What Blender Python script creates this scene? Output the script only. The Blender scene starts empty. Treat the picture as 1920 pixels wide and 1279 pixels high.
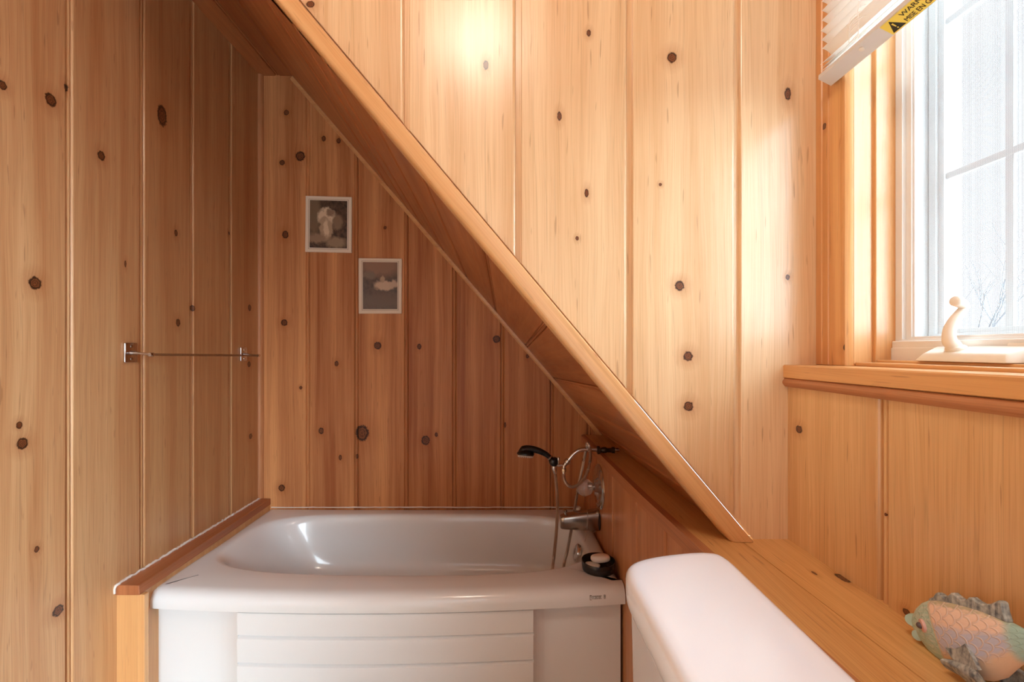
import bpy, bmesh, math, random
from mathutils import Vector, Matrix
random.seed(7)
sc = bpy.context.scene
C = sc.collection

# ------------------------------------------------------------------ camera
F = 847.0; ZC = 1.15; CU = 950.0; CV = 655.0
cam_d = bpy.data.cameras.new('camera'); cam = bpy.data.objects.new('camera', cam_d); C.objects.link(cam)
cam.location = (0, 0, ZC); cam.rotation_euler = (math.pi/2, 0, 0)
cam_d.sensor_width = 36.0; cam_d.lens = F/1920*36.0
cam_d.shift_x = (960-CU)/1920; cam_d.shift_y = (CV-639.5)/1920
cam_d.clip_start = .01
sc.camera = cam
# ------------------------------------------------------------------ world
w = bpy.data.worlds.new('sky'); sc.world = w; w.use_nodes = True
bg = w.node_tree.nodes['Background']
bg.inputs[0].default_value = (.90, .955, 1, 1); bg.inputs[1].default_value = 1.75
# soft overcast daylight falling in at the window
sd = bpy.data.lights.new('daylight', 'SUN'); sd.energy = 38.0; sd.angle = math.radians(95); sd.color = (.74, .90, 1)
so = bpy.data.objects.new('daylight', sd); C.objects.link(so)
so.rotation_euler = Vector((-.85, .50, -.62)).to_track_quat('-Z', 'Y').to_euler()
so.location = (3, 0, 3)
sc.view_settings.view_transform = 'Standard'; sc.view_settings.look = 'None'
sc.view_settings.gamma = 1; sc.view_settings.use_curve_mapping = False
sc.view_settings.exposure = 0.08
LAMP = Vector((-.12, .12, 2.36)); LAMP_W = 28.0
FILL_W = 17.0
sc.cycles.max_bounces = 14; sc.cycles.diffuse_bounces = 8; sc.cycles.glossy_bounces = 6
sc.cycles.transmission_bounces = 8; sc.cycles.transparent_max_bounces = 16
sc.cycles.sample_clamp_indirect = 6

def P(u, v, Y):
    return Vector(((u-CU)*Y/F, Y, ZC-(v-CV)*Y/F))
def srgb(r, g, b):
    f = lambda c: (c/255/12.92) if c/255 <= .04045 else ((c/255+.055)/1.055)**2.4
    return (f(r), f(g), f(b), 1)

# ------------------------------------------------------------------ materials
def newmat(name):
    m = bpy.data.materials.new(name); m.use_nodes = True
    return m, m.node_tree, m.node_tree.nodes['Principled BSDF']

def simple(name, col, rough=.5, metal=0, **kw):
    m, nt, b = newmat(name)
    b.inputs['Base Color'].default_value = col
    b.inputs['Roughness'].default_value = rough
    b.inputs['Metallic'].default_value = metal
    for k, v in kw.items(): b.inputs[k.replace('_', ' ')].default_value = v
    # faint surface variation so nothing is perfectly even
    tc = nt.nodes.new('ShaderNodeTexCoord'); n = nt.nodes.new('ShaderNodeTexNoise')
    n.inputs['Scale'].default_value = 25; n.inputs['Detail'].default_value = 4
    nt.links.new(tc.outputs['Object'], n.inputs['Vector'])
    mr = nt.nodes.new('ShaderNodeMapRange')
    mr.inputs['To Min'].default_value = rough*.85; mr.inputs['To Max'].default_value = min(1, rough*1.15+.01)
    nt.links.new(n.outputs['Fac'], mr.inputs['Value']); nt.links.new(mr.outputs['Result'], b.inputs['Roughness'])
    return m

LIGHT = srgb(224, 183, 135); DARK = srgb(198, 143, 95)
def pine(name, knots=(), light=LIGHT, dark=DARK, rough=.34, coat=.35, flecks=.35, seed=0.0, contrast=1.0):
    """knots: (s, t, rs, rt) in metres in the UV plane; grain runs along t"""
    m, nt, b = newmat(name); N = nt.nodes; L = nt.links
    def nd(t, **kw):
        n = N.new(t)
        for k, v in kw.items(): setattr(n, k, v)
        return n
    def math_(op, a, c=None, clamp=False):
        n = nd('ShaderNodeMath', operation=op, use_clamp=clamp)
        for i, x in enumerate((a, c)):
            if x is None: continue
            if isinstance(x, (int, float)): n.inputs[i].default_value = x
            else: L.new(x, n.inputs[i])
        return n.outputs[0]
    def noise(vec, detail=3, rough_=.55, scale=1):
        n = nd('ShaderNodeTexNoise'); n.inputs['Scale'].default_value = scale
        n.inputs['Detail'].default_value = detail; n.inputs['Roughness'].default_value = rough_
        L.new(vec, n.inputs['Vector']); return n.outputs['Fac']
    def ramp(fac, stops):
        n = nd('ShaderNodeValToRGB'); e = n.color_ramp.elements
        while len(e) < len(stops): e.new(.5)
        for i, (p, c) in enumerate(stops):
            e[i].position = p; e[i].color = c if isinstance(c, tuple) else (c, c, c, 1)
        L.new(fac, n.inputs[0]); return n.outputs[0]
    def mix(fac, a, c, mode='MIX'):
        n = nd('ShaderNodeMix', data_type='RGBA', blend_type=mode)
        if isinstance(fac, (int, float)): n.inputs[0].default_value = fac
        else: L.new(fac, n.inputs[0])
        for i, x in ((6, a), (7, c)):
            if isinstance(x, tuple): n.inputs[i].default_value = x
            else: L.new(x, n.inputs[i])
        return n.outputs[2]
    uv = nd('ShaderNodeUVMap').outputs[0]
    at = nd('ShaderNodeAttribute', attribute_name='tone'); tone = at.outputs['Fac']
    sep = nd('ShaderNodeSeparateXYZ'); L.new(uv, sep.inputs[0]); u, v = sep.outputs[0], sep.outputs[1]
    tz = math_('ADD', math_('MULTIPLY', tone, 37.0), seed)
    def vec(su, sv, uo=None):
        c = nd('ShaderNodeCombineXYZ')
        L.new(math_('MULTIPLY', uo if uo is not None else u, su), c.inputs[0])
        L.new(math_('MULTIPLY', v, sv), c.inputs[1]); L.new(tz, c.inputs[2]); return c.outputs[0]
    # distance to the nearest knot
    d = None
    for (ks, kt, rs, rt) in knots:
        rs *= .85; rt *= .88
        a = nd('ShaderNodeVectorMath', operation='SUBTRACT'); L.new(uv, a.inputs[0]); a.inputs[1].default_value = (ks, kt, 0)
        c = nd('ShaderNodeVectorMath', operation='MULTIPLY'); L.new(a.outputs[0], c.inputs[0]); c.inputs[1].default_value = (1/rs, 1/rt, 0)
        l = nd('ShaderNodeVectorMath', operation='LENGTH'); L.new(c.outputs[0], l.inputs[0])
        d = l.outputs['Value'] if d is None else math_('MINIMUM', d, l.outputs['Value'])
    warpn = noise(vec(9, 1.3), 2)
    uw = math_('ADD', u, math_('MULTIPLY', warpn, .035))
    if d is not None:
        dn = math_('ADD', d, math_('MULTIPLY', math_('SUBTRACT', noise(vec(160, 160), 2), .5), .7))
        g = math_('DIVIDE', 1.0, math_('ADD', math_('MULTIPLY', d, d), 1.4))
        uw = math_('ADD', uw, math_('MULTIPLY', g, .022))
    # growth rings: broad figure, narrow bands, hairline grain
    broad = noise(vec(14, .55, uw), 2)
    band = noise(vec(75, 1.1, uw), 3, .6)
    hair = noise(vec(420, 5.5, uw), 2, .6)
    f = math_('ADD', math_('MULTIPLY', broad, .62), math_('MULTIPLY', band, .38))
    base = mix(ramp(f, [(.36, 0.0), (.66, 1.0)]), light, dark)
    base = mix(.50*contrast, base, ramp(hair, [(.30, (.74, .62, .50, 1)), (.55, (1, 1, 1, 1))]), 'MULTIPLY')
    # narrow latewood lines
    line = ramp(noise(vec(95, .8, uw), 1, .4), [(.485, 1.0), (.50, .80), (.515, 1.0)])
    base = mix(.8*contrast, base, line, 'MULTIPLY')
    tn = nd('ShaderNodeMapRange'); L.new(tone, tn.inputs[0]); tn.inputs[3].default_value = 0; tn.inputs[4].default_value = 1
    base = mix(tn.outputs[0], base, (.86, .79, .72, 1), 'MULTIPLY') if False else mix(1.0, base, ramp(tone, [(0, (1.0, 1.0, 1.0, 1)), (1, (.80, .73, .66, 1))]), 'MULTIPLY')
    # resin flecks
    fl = math_('MULTIPLY', ramp(noise(vec(170, 13), 1, .3), [(.72, 0.0), (.78, 1.0)]), flecks)
    base = mix(fl, base, srgb(128, 74, 38))
    if d is not None:
        halo = ramp(math_('DIVIDE', dn, 6.0), [(.12, .85), (.24, .38), (.62, 0.0)])
        base = mix(math_('MULTIPLY', halo, .75), base, srgb(158, 88, 42))
        rings = math_('FRACT', math_('MULTIPLY', dn, 2.6))
        kc = mix(rings, srgb(66, 32, 16), srgb(142, 86, 50))
        km = ramp(math_('DIVIDE', dn, 3.0), [(.30, 1.0), (.38, 0.0)])
        base = mix(km, base, kc)
        edge = ramp(math_('DIVIDE', dn, 3.0), [(.22, 0.0), (.31, .85), (.345, .85), (.41, 0.0)])
        base = mix(edge, base, srgb(42, 24, 16))
    L.new(base, b.inputs['Base Color'])
    mr = nd('ShaderNodeMapRange'); L.new(noise(vec(30, 6), 3), mr.inputs[0])
    mr.inputs[3].default_value = rough-.07; mr.inputs[4].default_value = rough+.10
    L.new(mr.outputs[0], b.inputs['Roughness'])
    b.inputs['Specular IOR Level'].default_value = .5 if coat > .12 else .25
    b.inputs['Coat Weight'].default_value = coat; b.inputs['Coat Roughness'].default_value = .22
    bm_ = nd('ShaderNodeBump'); bm_.inputs['Strength'].default_value = .16; bm_.inputs['Distance'].default_value = .002
    hh = math_('ADD', math_('MULTIPLY', hair, .25), math_('MULTIPLY', noise(vec(11, 2.2), 2), 1.6))
    L.new(hh, bm_.inputs['Height']); L.new(bm_.outputs[0], b.inputs['Normal']); L.new(bm_.outputs[0], b.inputs['Coat Normal'])
    return m

white_acrylic = simple('white_acrylic', srgb(226, 229, 230), .24, Coat_Weight=.4, Coat_Roughness=.05)
porcelain = simple('porcelain', srgb(236, 241, 250), .10, Coat_Weight=.6, Coat_Roughness=.03)
chrome = simple('chrome', srgb(205, 200, 196), .13, 1)
brushed = simple('brushed_nickel', srgb(182, 172, 162), .24, 1)
hose_m = simple('hose_metal', srgb(196, 186, 178), .28, 1)
black_pl = simple('black_plastic', srgb(18, 18, 19), .28)
vinyl = simple('white_vinyl', srgb(232, 232, 230), .38)
vinyl_w = simple('cream_vinyl', srgb(236, 232, 222), .33)
soap_m = simple('soap', srgb(238, 233, 226), .38, Subsurface_Weight=.15)
slat_m = simple('blind_slat', srgb(243, 241, 236), .42)
rail_m = simple('blind_rail', srgb(214, 214, 214), .45)
caulk_m = simple('caulk', srgb(226, 218, 210), .7)
seam_m = simple('dark_gap', srgb(46, 26, 16), .8)
smoke = simple('smoked_plastic', srgb(60, 55, 54), .12, Transmission_Weight=.55, IOR=1.45)
acry = simple('tinted_acrylic', srgb(170, 132, 96), .08, Transmission_Weight=.65, IOR=1.46)
knob_m = simple('clear_acrylic', srgb(236, 222, 212), .12, Transmission_Weight=.75, IOR=1.46)

def glass_mat():
    m, nt, b = newmat('window_glass'); N = nt.nodes
    tr = N.new('ShaderNodeBsdfTransparent'); gl = N.new('ShaderNodeBsdfGlossy'); gl.inputs[1].default_value = .02
    lw = N.new('ShaderNodeLayerWeight'); lw.inputs[0].default_value = .5
    fr = N.new('ShaderNodeMapRange'); fr.inputs[1].default_value = .3; fr.inputs[3].default_value = .04; fr.inputs[4].default_value = .5
    nt.links.new(lw.outputs['Facing'], fr.inputs[0])
    mx = N.new('ShaderNodeMixShader')
    nt.links.new(fr.outputs[0], mx.inputs[0]); nt.links.new(tr.outputs[0], mx.inputs[1]); nt.links.new(gl.outputs[0], mx.inputs[2])
    nt.links.new(mx.outputs[0], N['Material Output'].inputs[0]); tr.inputs[0].default_value = (.97, .99, 1, 1)
    return m
def screen_mat():
    m, nt, b = newmat('insect_screen'); N = nt.nodes; L = nt.links
    tc = N.new('ShaderNodeTexCoord'); sp = N.new('ShaderNodeSeparateXYZ'); L.new(tc.outputs['Object'], sp.inputs[0])
    fs = []
    for ax in (1, 2):
        a = N.new('ShaderNodeMath'); a.operation = 'MULTIPLY'; a.inputs[1].default_value = 620; L.new(sp.outputs[ax], a.inputs[0])
        c = N.new('ShaderNodeMath'); c.operation = 'FRACT'; L.new(a.outputs[0], c.inputs[0])
        e = N.new('ShaderNodeMath'); e.operation = 'LESS_THAN'; e.inputs[1].default_value = .16; L.new(c.outputs[0], e.inputs[0])
        fs.append(e.outputs[0])
    mxm = N.new('ShaderNodeMath'); mxm.operation = 'MAXIMUM'; L.new(fs[0], mxm.inputs[0]); L.new(fs[1], mxm.inputs[1])
    tr = N.new('ShaderNodeBsdfTransparent'); mx = N.new('ShaderNodeMixShader')
    b.inputs['Base Color'].default_value = srgb(150, 152, 156)
    L.new(mxm.outputs[0], mx.inputs[0]); L.new(tr.outputs[0], mx.inputs[1]); L.new(b.outputs[0], mx.inputs[2])
    L.new(mx.outputs[0], N['Material Output'].inputs[0])
    return m
glass = glass_mat(); screen = screen_mat()

# ------------------------------------------------------------------ mesh helpers
def finish(name, bm, mat, parent=None, smooth=None, kind=None):
    me = bpy.data.meshes.new(name)
    bmesh.ops.recalc_face_normals(bm, faces=bm.faces[:]) if smooth != 'keep' else None
    bm.to_mesh(me); bm.free()
    for m in (mat if isinstance(mat, (list, tuple)) else [mat]): me.materials.append(m)
    if smooth not in (None, 'keep'):
        me.shade_smooth(); me.set_sharp_from_angle(angle=math.radians(smooth))
    o = bpy.data.objects.new(name, me); C.objects.link(o)
    if parent is not None:
        o.parent = parent
        o.matrix_parent_inverse = Matrix.LocRotScale(parent.location, parent.rotation_euler, None).inverted() if parent.parent is None else \
            (Matrix.LocRotScale(parent.parent.location, parent.parent.rotation_euler, None)).inverted() if False else parent.matrix_parent_inverse.copy() if False else Matrix.Identity(4)
        # parts are modelled in world space; store them relative to the thing's base
        root = parent
        while root.parent is not None: root = root.parent
        if root.type == 'EMPTY':
            if parent is root: o.matrix_parent_inverse = Matrix.Translation(-root.location)
            else: o.matrix_parent_inverse = Matrix.Identity(4)
    if kind: o['kind'] = kind
    return o
def thing(name, label, cat, loc, group=None):
    o = bpy.data.objects.new(name, None); o.empty_display_size = .03; C.objects.link(o)
    o.location = loc; o['label'] = label; o['category'] = cat
    if group: o['group'] = group
    return o
def tag(o, label, cat, group=None):
    o['label'] = label; o['category'] = cat
    if group: o['group'] = group
    return o
def bevel(bm, edges, r, seg=2):
    bmesh.ops.bevel(bm, geom=edges, offset=r, segments=seg, affect='EDGES', profile=.5)
def uvbox(bm, grain='z', off=(0, 0)):
    """box-project UVs in metres so the grain (V) runs along the chosen axis"""
    uvl = bm.loops.layers.uv.verify(); tn = bm.faces.layers.float.get('tone') or bm.faces.layers.float.new('tone')
    gi = 'xyz'.index(grain)
    bm.normal_update()
    for f in bm.faces:
        n = [abs(c) for c in f.normal]
        k = n.index(max(n))
        oth = [i for i in range(3) if i != gi]
        si = oth[0] if k != oth[0] else oth[1]
        if k == gi: si, ti = oth
        else: ti = gi
        for l in f.loops: l[uvl].uv = (l.vert.co[si]+off[0], l.vert.co[ti]+off[1])
def settone(bm, t):
    tn = bm.faces.layers.float.get('tone') or bm.faces.layers.float.new('tone')
    for f in bm.faces: f[tn] = t
def box(bm, x0, x1, y0, y1, z0, z1, r=0, seg=2):
    vs = [bm.verts.new((x, y, z)) for x in (x0, x1) for y in (y0, y1) for z in (z0, z1)]
    q = [(0, 1, 3, 2), (4, 6, 7, 5), (0, 4, 5, 1), (2, 3, 7, 6), (0, 2, 6, 4), (1, 5, 7, 3)]
    fs = [bm.faces.new([vs[i] for i in f]) for f in q]
    if r:
        es = list({e for f in fs for e in f.edges}); bevel(bm, es, r, seg)
def hexa(bm, pts, r=0):
    """pts: 8 corners, bottom ring 0-3 then top ring 4-7"""
    vs = [bm.verts.new(p) for p in pts]
    fs = [bm.faces.new([vs[i] for i in f]) for f in ((3, 2, 1, 0), (4, 5, 6, 7), (0, 1, 5, 4), (1, 2, 6, 5), (2, 3, 7, 6), (3, 0, 4, 7))]
    if r: bevel(bm, list({e for f in fs for e in f.edges}), r)
def loft(bm, rings, close_u=True, cap0=True, cap1=True):
    rv = [[bm.verts.new(p) for p in r] for r in rings]
    n = len(rv[0])
    for a, b in zip(rv, rv[1:]):
        for i in range(n if close_u else n-1):
            j = (i+1) % n
            bm.faces.new((a[i], a[j], b[j], b[i]))
    if cap0: bm.faces.new(list(reversed(rv[0])))
    if cap1: bm.faces.new(rv[-1])
    return rv
def frame(d):
    d = d.normalized(); a = Vector((0, 0, 1)) if abs(d.z) < .9 else Vector((1, 0, 0))
    x = d.cross(a).normalized(); return x, d.cross(x).normalized()
def catmull(pts, n=8):
    pts = [Vector(p) for p in pts]; out = []
    Q = [pts[0]*2-pts[1]]+pts+[pts[-1]*2-pts[-2]]
    for i in range(1, len(Q)-2):
        a, b, c, d = Q[i-1:i+3]
        for k in range(n):
            t = k/n
            out.append(.5*((2*b)+(c-a)*t+(2*a-5*b+4*c-d)*t*t+(3*b-a-3*c+d)*t**3))
    out.append(pts[-1]); return out
def resample(pts, step):
    out = [pts[0].copy()]; acc = 0
    for a, b in zip(pts, pts[1:]):
        L_ = (b-a).length
        while acc+L_ >= step:
            t = (step-acc)/L_; a = a.lerp(b, t); out.append(a.copy()); L_ = (b-a).length; acc = 0
        acc += L_
    out.append(pts[-1].copy()); return out
def tube(bm, pts, r, n=12, cap=True, ry=None):
    pts = [Vector(p) for p in pts]; m = len(pts)
    rf = r if callable(r) else (lambda i: r[i] if isinstance(r, (list, tuple)) else r)
    x, y = frame(pts[1]-pts[0]); rings = []
    for i, p in enumerate(pts):
        d = (pts[min(i+1, m-1)]-pts[max(i-1, 0)]).normalized()
        x = (x-d*x.dot(d)).normalized(); y = d.cross(x)
        rr = rf(i)
        rings.append([p+x*math.cos(2*math.pi*k/n)*rr+y*math.sin(2*math.pi*k/n)*rr*(ry or 1) for k in range(n)])
    loft(bm, rings, True, cap, cap)
def lathe(bm, c, axis, prof, n=32, cap0=True, cap1=True):
    """prof: (distance along axis, radius)"""
    c = Vector(c); axis = Vector(axis).normalized(); x, y = frame(axis)
    loft(bm, [[c+axis*h+(x*math.cos(2*math.pi*k/n)+y*math.sin(2*math.pi*k/n))*max(r, 1e-5) for k in range(n)] for h, r in prof], True, cap0, cap1)
def sphere(bm, c, r, seg=20, rings=12, sc_=(1, 1, 1)):
    bmesh.ops.create_uvsphere(bm, u_segments=seg, v_segments=rings, radius=r,
        matrix=Matrix.Translation(Vector(c)) @ Matrix.Diagonal((*sc_, 1)))

def board_wall(name, O, S, T, Nn, s0, s1, t0, t1, joints, mat, cuts=(), style='bead', parent=None, kind='structure', tones=None, thick=.02):
    """tongue and groove boards: surface point = O + S*s + T*t + Nn*depth.  joints: s positions."""
    O, S, T, Nn = Vector(O), Vector(S).normalized(), Vector(T).normalized(), Vector(Nn).normalized()
    if style == 'bead':      # rounded shoulder, deep slot, low bead, shoulder
        prof = [(-.0125, 0), (-.0105, -.0012), (-.0085, -.004), (-.0075, -.0090), (-.0040, -.0090), (-.0020, -.0035), (.0015, -.0022), (.0045, -.0028), (.0062, -.0070), (.0085, -.0035), (.0105, -.001), (.0125, 0)]
    else:                    # flat channel with one rounded shoulder
        prof = [(-.0125, 0), (-.0100, -.0006), (-.0078, -.0022), (-.0064, -.0048), (-.0058, -.0095), (.0060, -.0095), (.0063, -.001), (.0080, 0)]
    bm = bmesh.new(); uvl = bm.loops.layers.uv.new('UVMap'); tn = bm.faces.layers.float.new('tone')
    js = sorted(j for j in joints if s0+.02 < j < s1-.02)
    pts = [(s0, 0, 0)]
    for i, j in enumerate(js):
        for ds, dd in prof: pts.append((j+ds, dd, i if ds < 0 else i+1))
    pts.append((s1, 0, len(js)))
    rnd = random.Random(name)
    tones = tones or [rnd.random() for _ in range(len(js)+1)]
    while len(tones) < len(js)+1: tones.append(rnd.random())
    nt_ = max(1, int((t1-t0)/.25)); ts = [t0+(t1-t0)*k/nt_ for k in range(nt_+1)]
    grid = [[bm.verts.new(O+S*s+T*t+Nn*d_) for t in ts] for s, d_, _ in pts]
    for i in range(len(pts)-1):
        for k in range(nt_):
            f = bm.faces.new((grid[i][k], grid[i+1][k], grid[i+1][k+1], grid[i][k+1]))
            f[tn] = tones[pts[i+1][2] if pts[i][2] != pts[i+1][2] else pts[i][2]]
            for l, (s, t) in zip(f.loops, ((pts[i][0], ts[k]), (pts[i+1][0], ts[k]), (pts[i+1][0], ts[k+1]), (pts[i][0], ts[k+1]))):
                l[uvl].uv = (s, t)
    # back skin gives the boards thickness
    bk = [bm.verts.new(O+S*s+T*t-Nn*thick) for s, t in ((s0, t0), (s1, t0), (s1, t1), (s0, t1))]
    bm.faces.new(list(reversed(bk)))
    for c_, n_ in cuts:      # remove everything on the side n_ points to
        bmesh.ops.bisect_plane(bm, geom=bm.verts[:]+bm.edges[:]+bm.faces[:], plane_co=Vector(c_), plane_no=Vector(n_), clear_outer=True)
    if (S.cross(T)).dot(Nn) < 0:
        for f in bm.faces: f.normal_flip()
    return finish(name, bm, mat, parent, 'keep', kind)

# ------------------------------------------------------------------ the room
YB, XL, YF = 2.19, -1.196, .985
ZS = .736            # shelf top
ZCEIL = 2.476
def kl(lst):         # knots on the left wall (s = Y, t = Z)
    out = []
    for u, v, a, b_ in lst:
        Y = -XL*F/(CU-u); out.append((Y, ZC-(v-CV)*Y/F, a*Y*Y/(F*-XL), b_*Y/F))
    return out
def ky(lst, Y):      # knots on a plane of constant Y (s = X, t = Z)
    return [((u-CU)*Y/F, ZC-(v-CV)*Y/F, a*Y/F, b_*Y/F) for u, v, a, b_ in lst]
def kx(lst, X):
    out = []
    for u, v, a, b_ in lst:
        Y = X*F/(u-CU); out.append((Y, ZC-(v-CV)*Y/F, a*Y*Y/(F*X), b_*Y/F))
    return out
KL = kl([(5, 160, 8, 9), (95, 187, 11, 12), (125, 163, 5, 8), (190, 292, 7, 9), (304, 217, 9, 20), (66, 531, 12, 12), (42, 832, 11, 11),
         (36, 797, 6, 7), (334, 605, 4, 7), (362, 578, 4, 6), (109, 1145, 11, 10), (69, 1030, 5, 6), (468, 577, 3, 6), (470, 818, 3, 5), (467, 683, 3, 5), (235, 495, 2, 6), (430, 437, 2, 4), (330, 437, 3, 6)])
KB = ky([(563, 293, 9, 9), (529, 305, 5, 5), (537, 211, 5, 5), (535, 440, 6, 7), (533, 605, 6, 6), (564, 727, 3, 3), (528, 915, 6, 6), (631, 682, 4, 5),
         (602, 808, 5, 6), (638, 858, 3, 5), (708, 648, 7, 7), (679, 812, 13, 15), (786, 650, 4, 5), (798, 826, 8, 9), (818, 815, 3, 4), (931, 636, 7, 7),
         (722, 427, 3, 3), (989, 668, 3, 4), (669, 856, 3, 4), (607, 260, 4, 5), (635, 264, 4, 5), (947, 797, 2, 5)], YB)
KF = ky([(911, 122, 5, 9), (1104, 62, 4, 6), (1049, 218, 4, 9), (1100, 362, 4, 8), (1260, 108, 9, 10), (1274, 536, 9, 9), (1290, 668, 9, 9), (1291, 762, 9, 9),
         (1477, 176, 6, 12), (1477, 520, 4, 5), (1238, 346, 3, 3), (1082, 447, 3, 4), (582, 8, 8, 6)], YF)
KR = kx([(1500, 805, 6, 7), (1702, 1148, 8, 6), (1660, 965, 2, 3)], .615)
mL = pine('pine_left', KL, seed=1.3, coat=.15)
mB = pine('pine_back', KB, seed=4.1, light=srgb(222, 160, 106), dark=srgb(172, 106, 64), coat=0, rough=.42)  # same pine made darker: alcove shade put into the base colour
mF = pine('pine_front', KF, seed=8.2, light=srgb(236, 206, 164), dark=srgb(218, 178, 132), coat=.38, rough=.32, contrast=.8)  # paler pine: glare on this wall painted into the base colour
mR = pine('pine_right', KR, seed=2.2, light=srgb(234, 196, 142), dark=srgb(214, 168, 114))
mG = pine('pine_plain', (), seed=5.7)
mS = pine('pine_slope', ((-.1, .3, .006, .006), (.8, .5, .006, .006), (.35, .85, .006, .008)), seed=6.6, light=srgb(200, 134, 86), dark=srgb(160, 96, 56), coat=.2, rough=.32)  # soffit pine darkened, alcove shade carried by the colour
mTrim = pine('pine_trim', (), seed=9.4, light=srgb(230, 180, 122), dark=srgb(212, 156, 100), coat=.35, contrast=.6, flecks=.2)
mV = pine('pine_tub_end', (), seed=3.5, light=srgb(208, 150, 106), dark=srgb(180, 120, 80), coat=.1)
mLedge = pine('pine_ledge', (), seed=7.1, light=srgb(186, 118, 74), dark=srgb(160, 94, 56), coat=.2, rough=.42)

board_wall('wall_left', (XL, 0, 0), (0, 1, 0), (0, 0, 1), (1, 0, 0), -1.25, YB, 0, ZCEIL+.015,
           [-.92, -.68, -.44, -.2, .04, .28, .52, .76, .995, 1.2354, 1.483, 1.717, 1.9556], mL, tones=[.4, .2, .6, .3, .5, .2, .4, .1, .2, .12, .35, .9, 1.0, .95])  # alcove boards get the dark tones: shade painted into the board colour
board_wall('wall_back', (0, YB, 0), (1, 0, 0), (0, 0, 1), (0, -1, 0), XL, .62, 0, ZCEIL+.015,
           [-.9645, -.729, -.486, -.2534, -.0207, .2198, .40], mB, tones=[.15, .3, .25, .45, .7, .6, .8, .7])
# sloping soffit plane: through the line on the back wall and the line on the front wall
slope = -1.158; zsb = lambda X: ZC+510*YB/F + slope*(X+1.034)      # height of the soffit on the back wall
Sdir = Vector((1, 0, slope)).normalized(); Tdir = Vector((0, 1, -.042)).normalized()
Nsl = Sdir.cross(Tdir).normalized()
if Nsl.z > 0: Nsl = -Nsl
Osl = Vector((-1.034, YB, zsb(-1.034)))
slen = (.53+1.034)/Sdir.x
def s_at(u, v):   # s on the soffit where the pixel meets the front line
    X = (u-CU)*YF/F; return (X+1.034)/Sdir.x
jts = [s_at(u, v) for u, v in ((460, 0), (545, 60), (600, 120), (690, 210), (786, 315), (905, 445), (1030, 595), (1147, 739), (1240, 850), (1330, 950))]
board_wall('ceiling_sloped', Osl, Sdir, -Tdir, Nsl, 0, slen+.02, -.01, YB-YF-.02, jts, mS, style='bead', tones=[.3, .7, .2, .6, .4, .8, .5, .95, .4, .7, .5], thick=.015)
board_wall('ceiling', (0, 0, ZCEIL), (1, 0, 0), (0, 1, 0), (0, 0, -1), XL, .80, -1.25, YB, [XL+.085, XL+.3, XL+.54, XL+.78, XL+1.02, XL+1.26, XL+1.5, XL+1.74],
           pine('pine_ceiling', (), seed=11, light=srgb(190, 126, 80), dark=srgb(160, 96, 56)))  # ceiling pine darkened as well, shade worked into its colour
# front wall above the soffit, cut along the beam
cutp = P(557+6, 0, YF); cutq = P(1415-8, 1005, YF); cd = (cutq-cutp).normalized()
cn = Vector((cd.z, 0, -cd.x));  cn = cn if cn.z < 0 else -cn
board_wall('wall_front', (0, YF, 0), (1, 0, 0), (0, 0, 1), (0, -1, 0), -1.0, .69, ZS, ZCEIL,
           [-.94, -.70, -.46, -.2187, .0256, .2687, .5047], mF, cuts=[(cutp, cn)], style='channel', tones=[.3, .4, .2, .35, .15, .25, .1, .0])
# beam along the slope
bm = bmesh.new()
def beamring(p, w_=.037, full=True):
    q = Vector((-cd.z, 0, cd.x)); q = q if q.x < 0 else -q           # direction across the face, down-left
    y0 = YF-.018
    pr = [(0, .02), (0, .003), (.002, 0), (w_-.008, 0), (w_-.003, .003), (w_, .010), (w_, .05), (.0, .05)]
    return [p+q*a+Vector((0, y0-YF+b_, 0)) for a, b_ in pr]
pA = P(557, 0, YF)-cd*.62; pB = P(1417, 1007, YF)
pA = pA+Vector((0, 0, 0))
L_ = (pB-pA).length
rings = []
for k in range(13): rings.append(beamring(pA+cd*(L_*k/12)))
rv = loft(bm, rings)
uvl = bm.loops.layers.uv.new('UVMap'); settone(bm, .1)
for f in bm.faces:
    for l in f.loops:
        p = l.vert.co-pA; l[uvl].uv = (p.dot(Vector((-cd.z, 0, cd.x)))+p.y*.9, p.dot(cd))
bmesh.ops.bisect_plane(bm, geom=bm.verts[:]+bm.edges[:]+bm.faces[:], plane_co=(0, 0, ZS+.001), plane_no=(0, 0, -1), clear_outer=True)
bmesh.ops.bisect_plane(bm, geom=bm.verts[:]+bm.edges[:]+bm.faces[:], plane_co=(0, 0, ZCEIL), plane_no=(0, 0, 1), clear_outer=True)
bmesh.ops.holes_fill(bm, edges=[e for e in bm.edges if e.is_boundary], sides=0)
kb_ = P(1119, 664, YF)-pA
mBeam = pine('pine_beam', ((-.012, kb_.dot(cd), .0045, .007), (-.013, (P(1197, 752, YF)-pA).dot(cd), .002, .003)), seed=9.9, light=srgb(232, 186, 130), dark=srgb(214, 160, 106), coat=.35, contrast=.6, flecks=.2)
finish('trim_1', bm, mBeam, None, 40, 'structure')
# thin moulding where the soffit meets the back wall
bm = bmesh.new()
a = Vector((-1.034, YB, zsb(-1.034))); b_ = Vector((.46, YB, zsb(.46))); dd = (b_-a).normalized(); qq = Vector((dd.z, 0, -dd.x)); qq = qq if qq.z < 0 else -qq
loft(bm, [[p+qq*.0+Vector((0, -.010, 0)), p+qq*.012+Vector((0, -.010, 0)), p+qq*.017+Vector((0, -.005, 0)), p+qq*.018, p] for p in (a, a.lerp(b_, .5), b_)])
uvbox(bm, 'x'); settone(bm, .3); finish('trim_2', bm, mTrim, None, None, 'structure')
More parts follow.
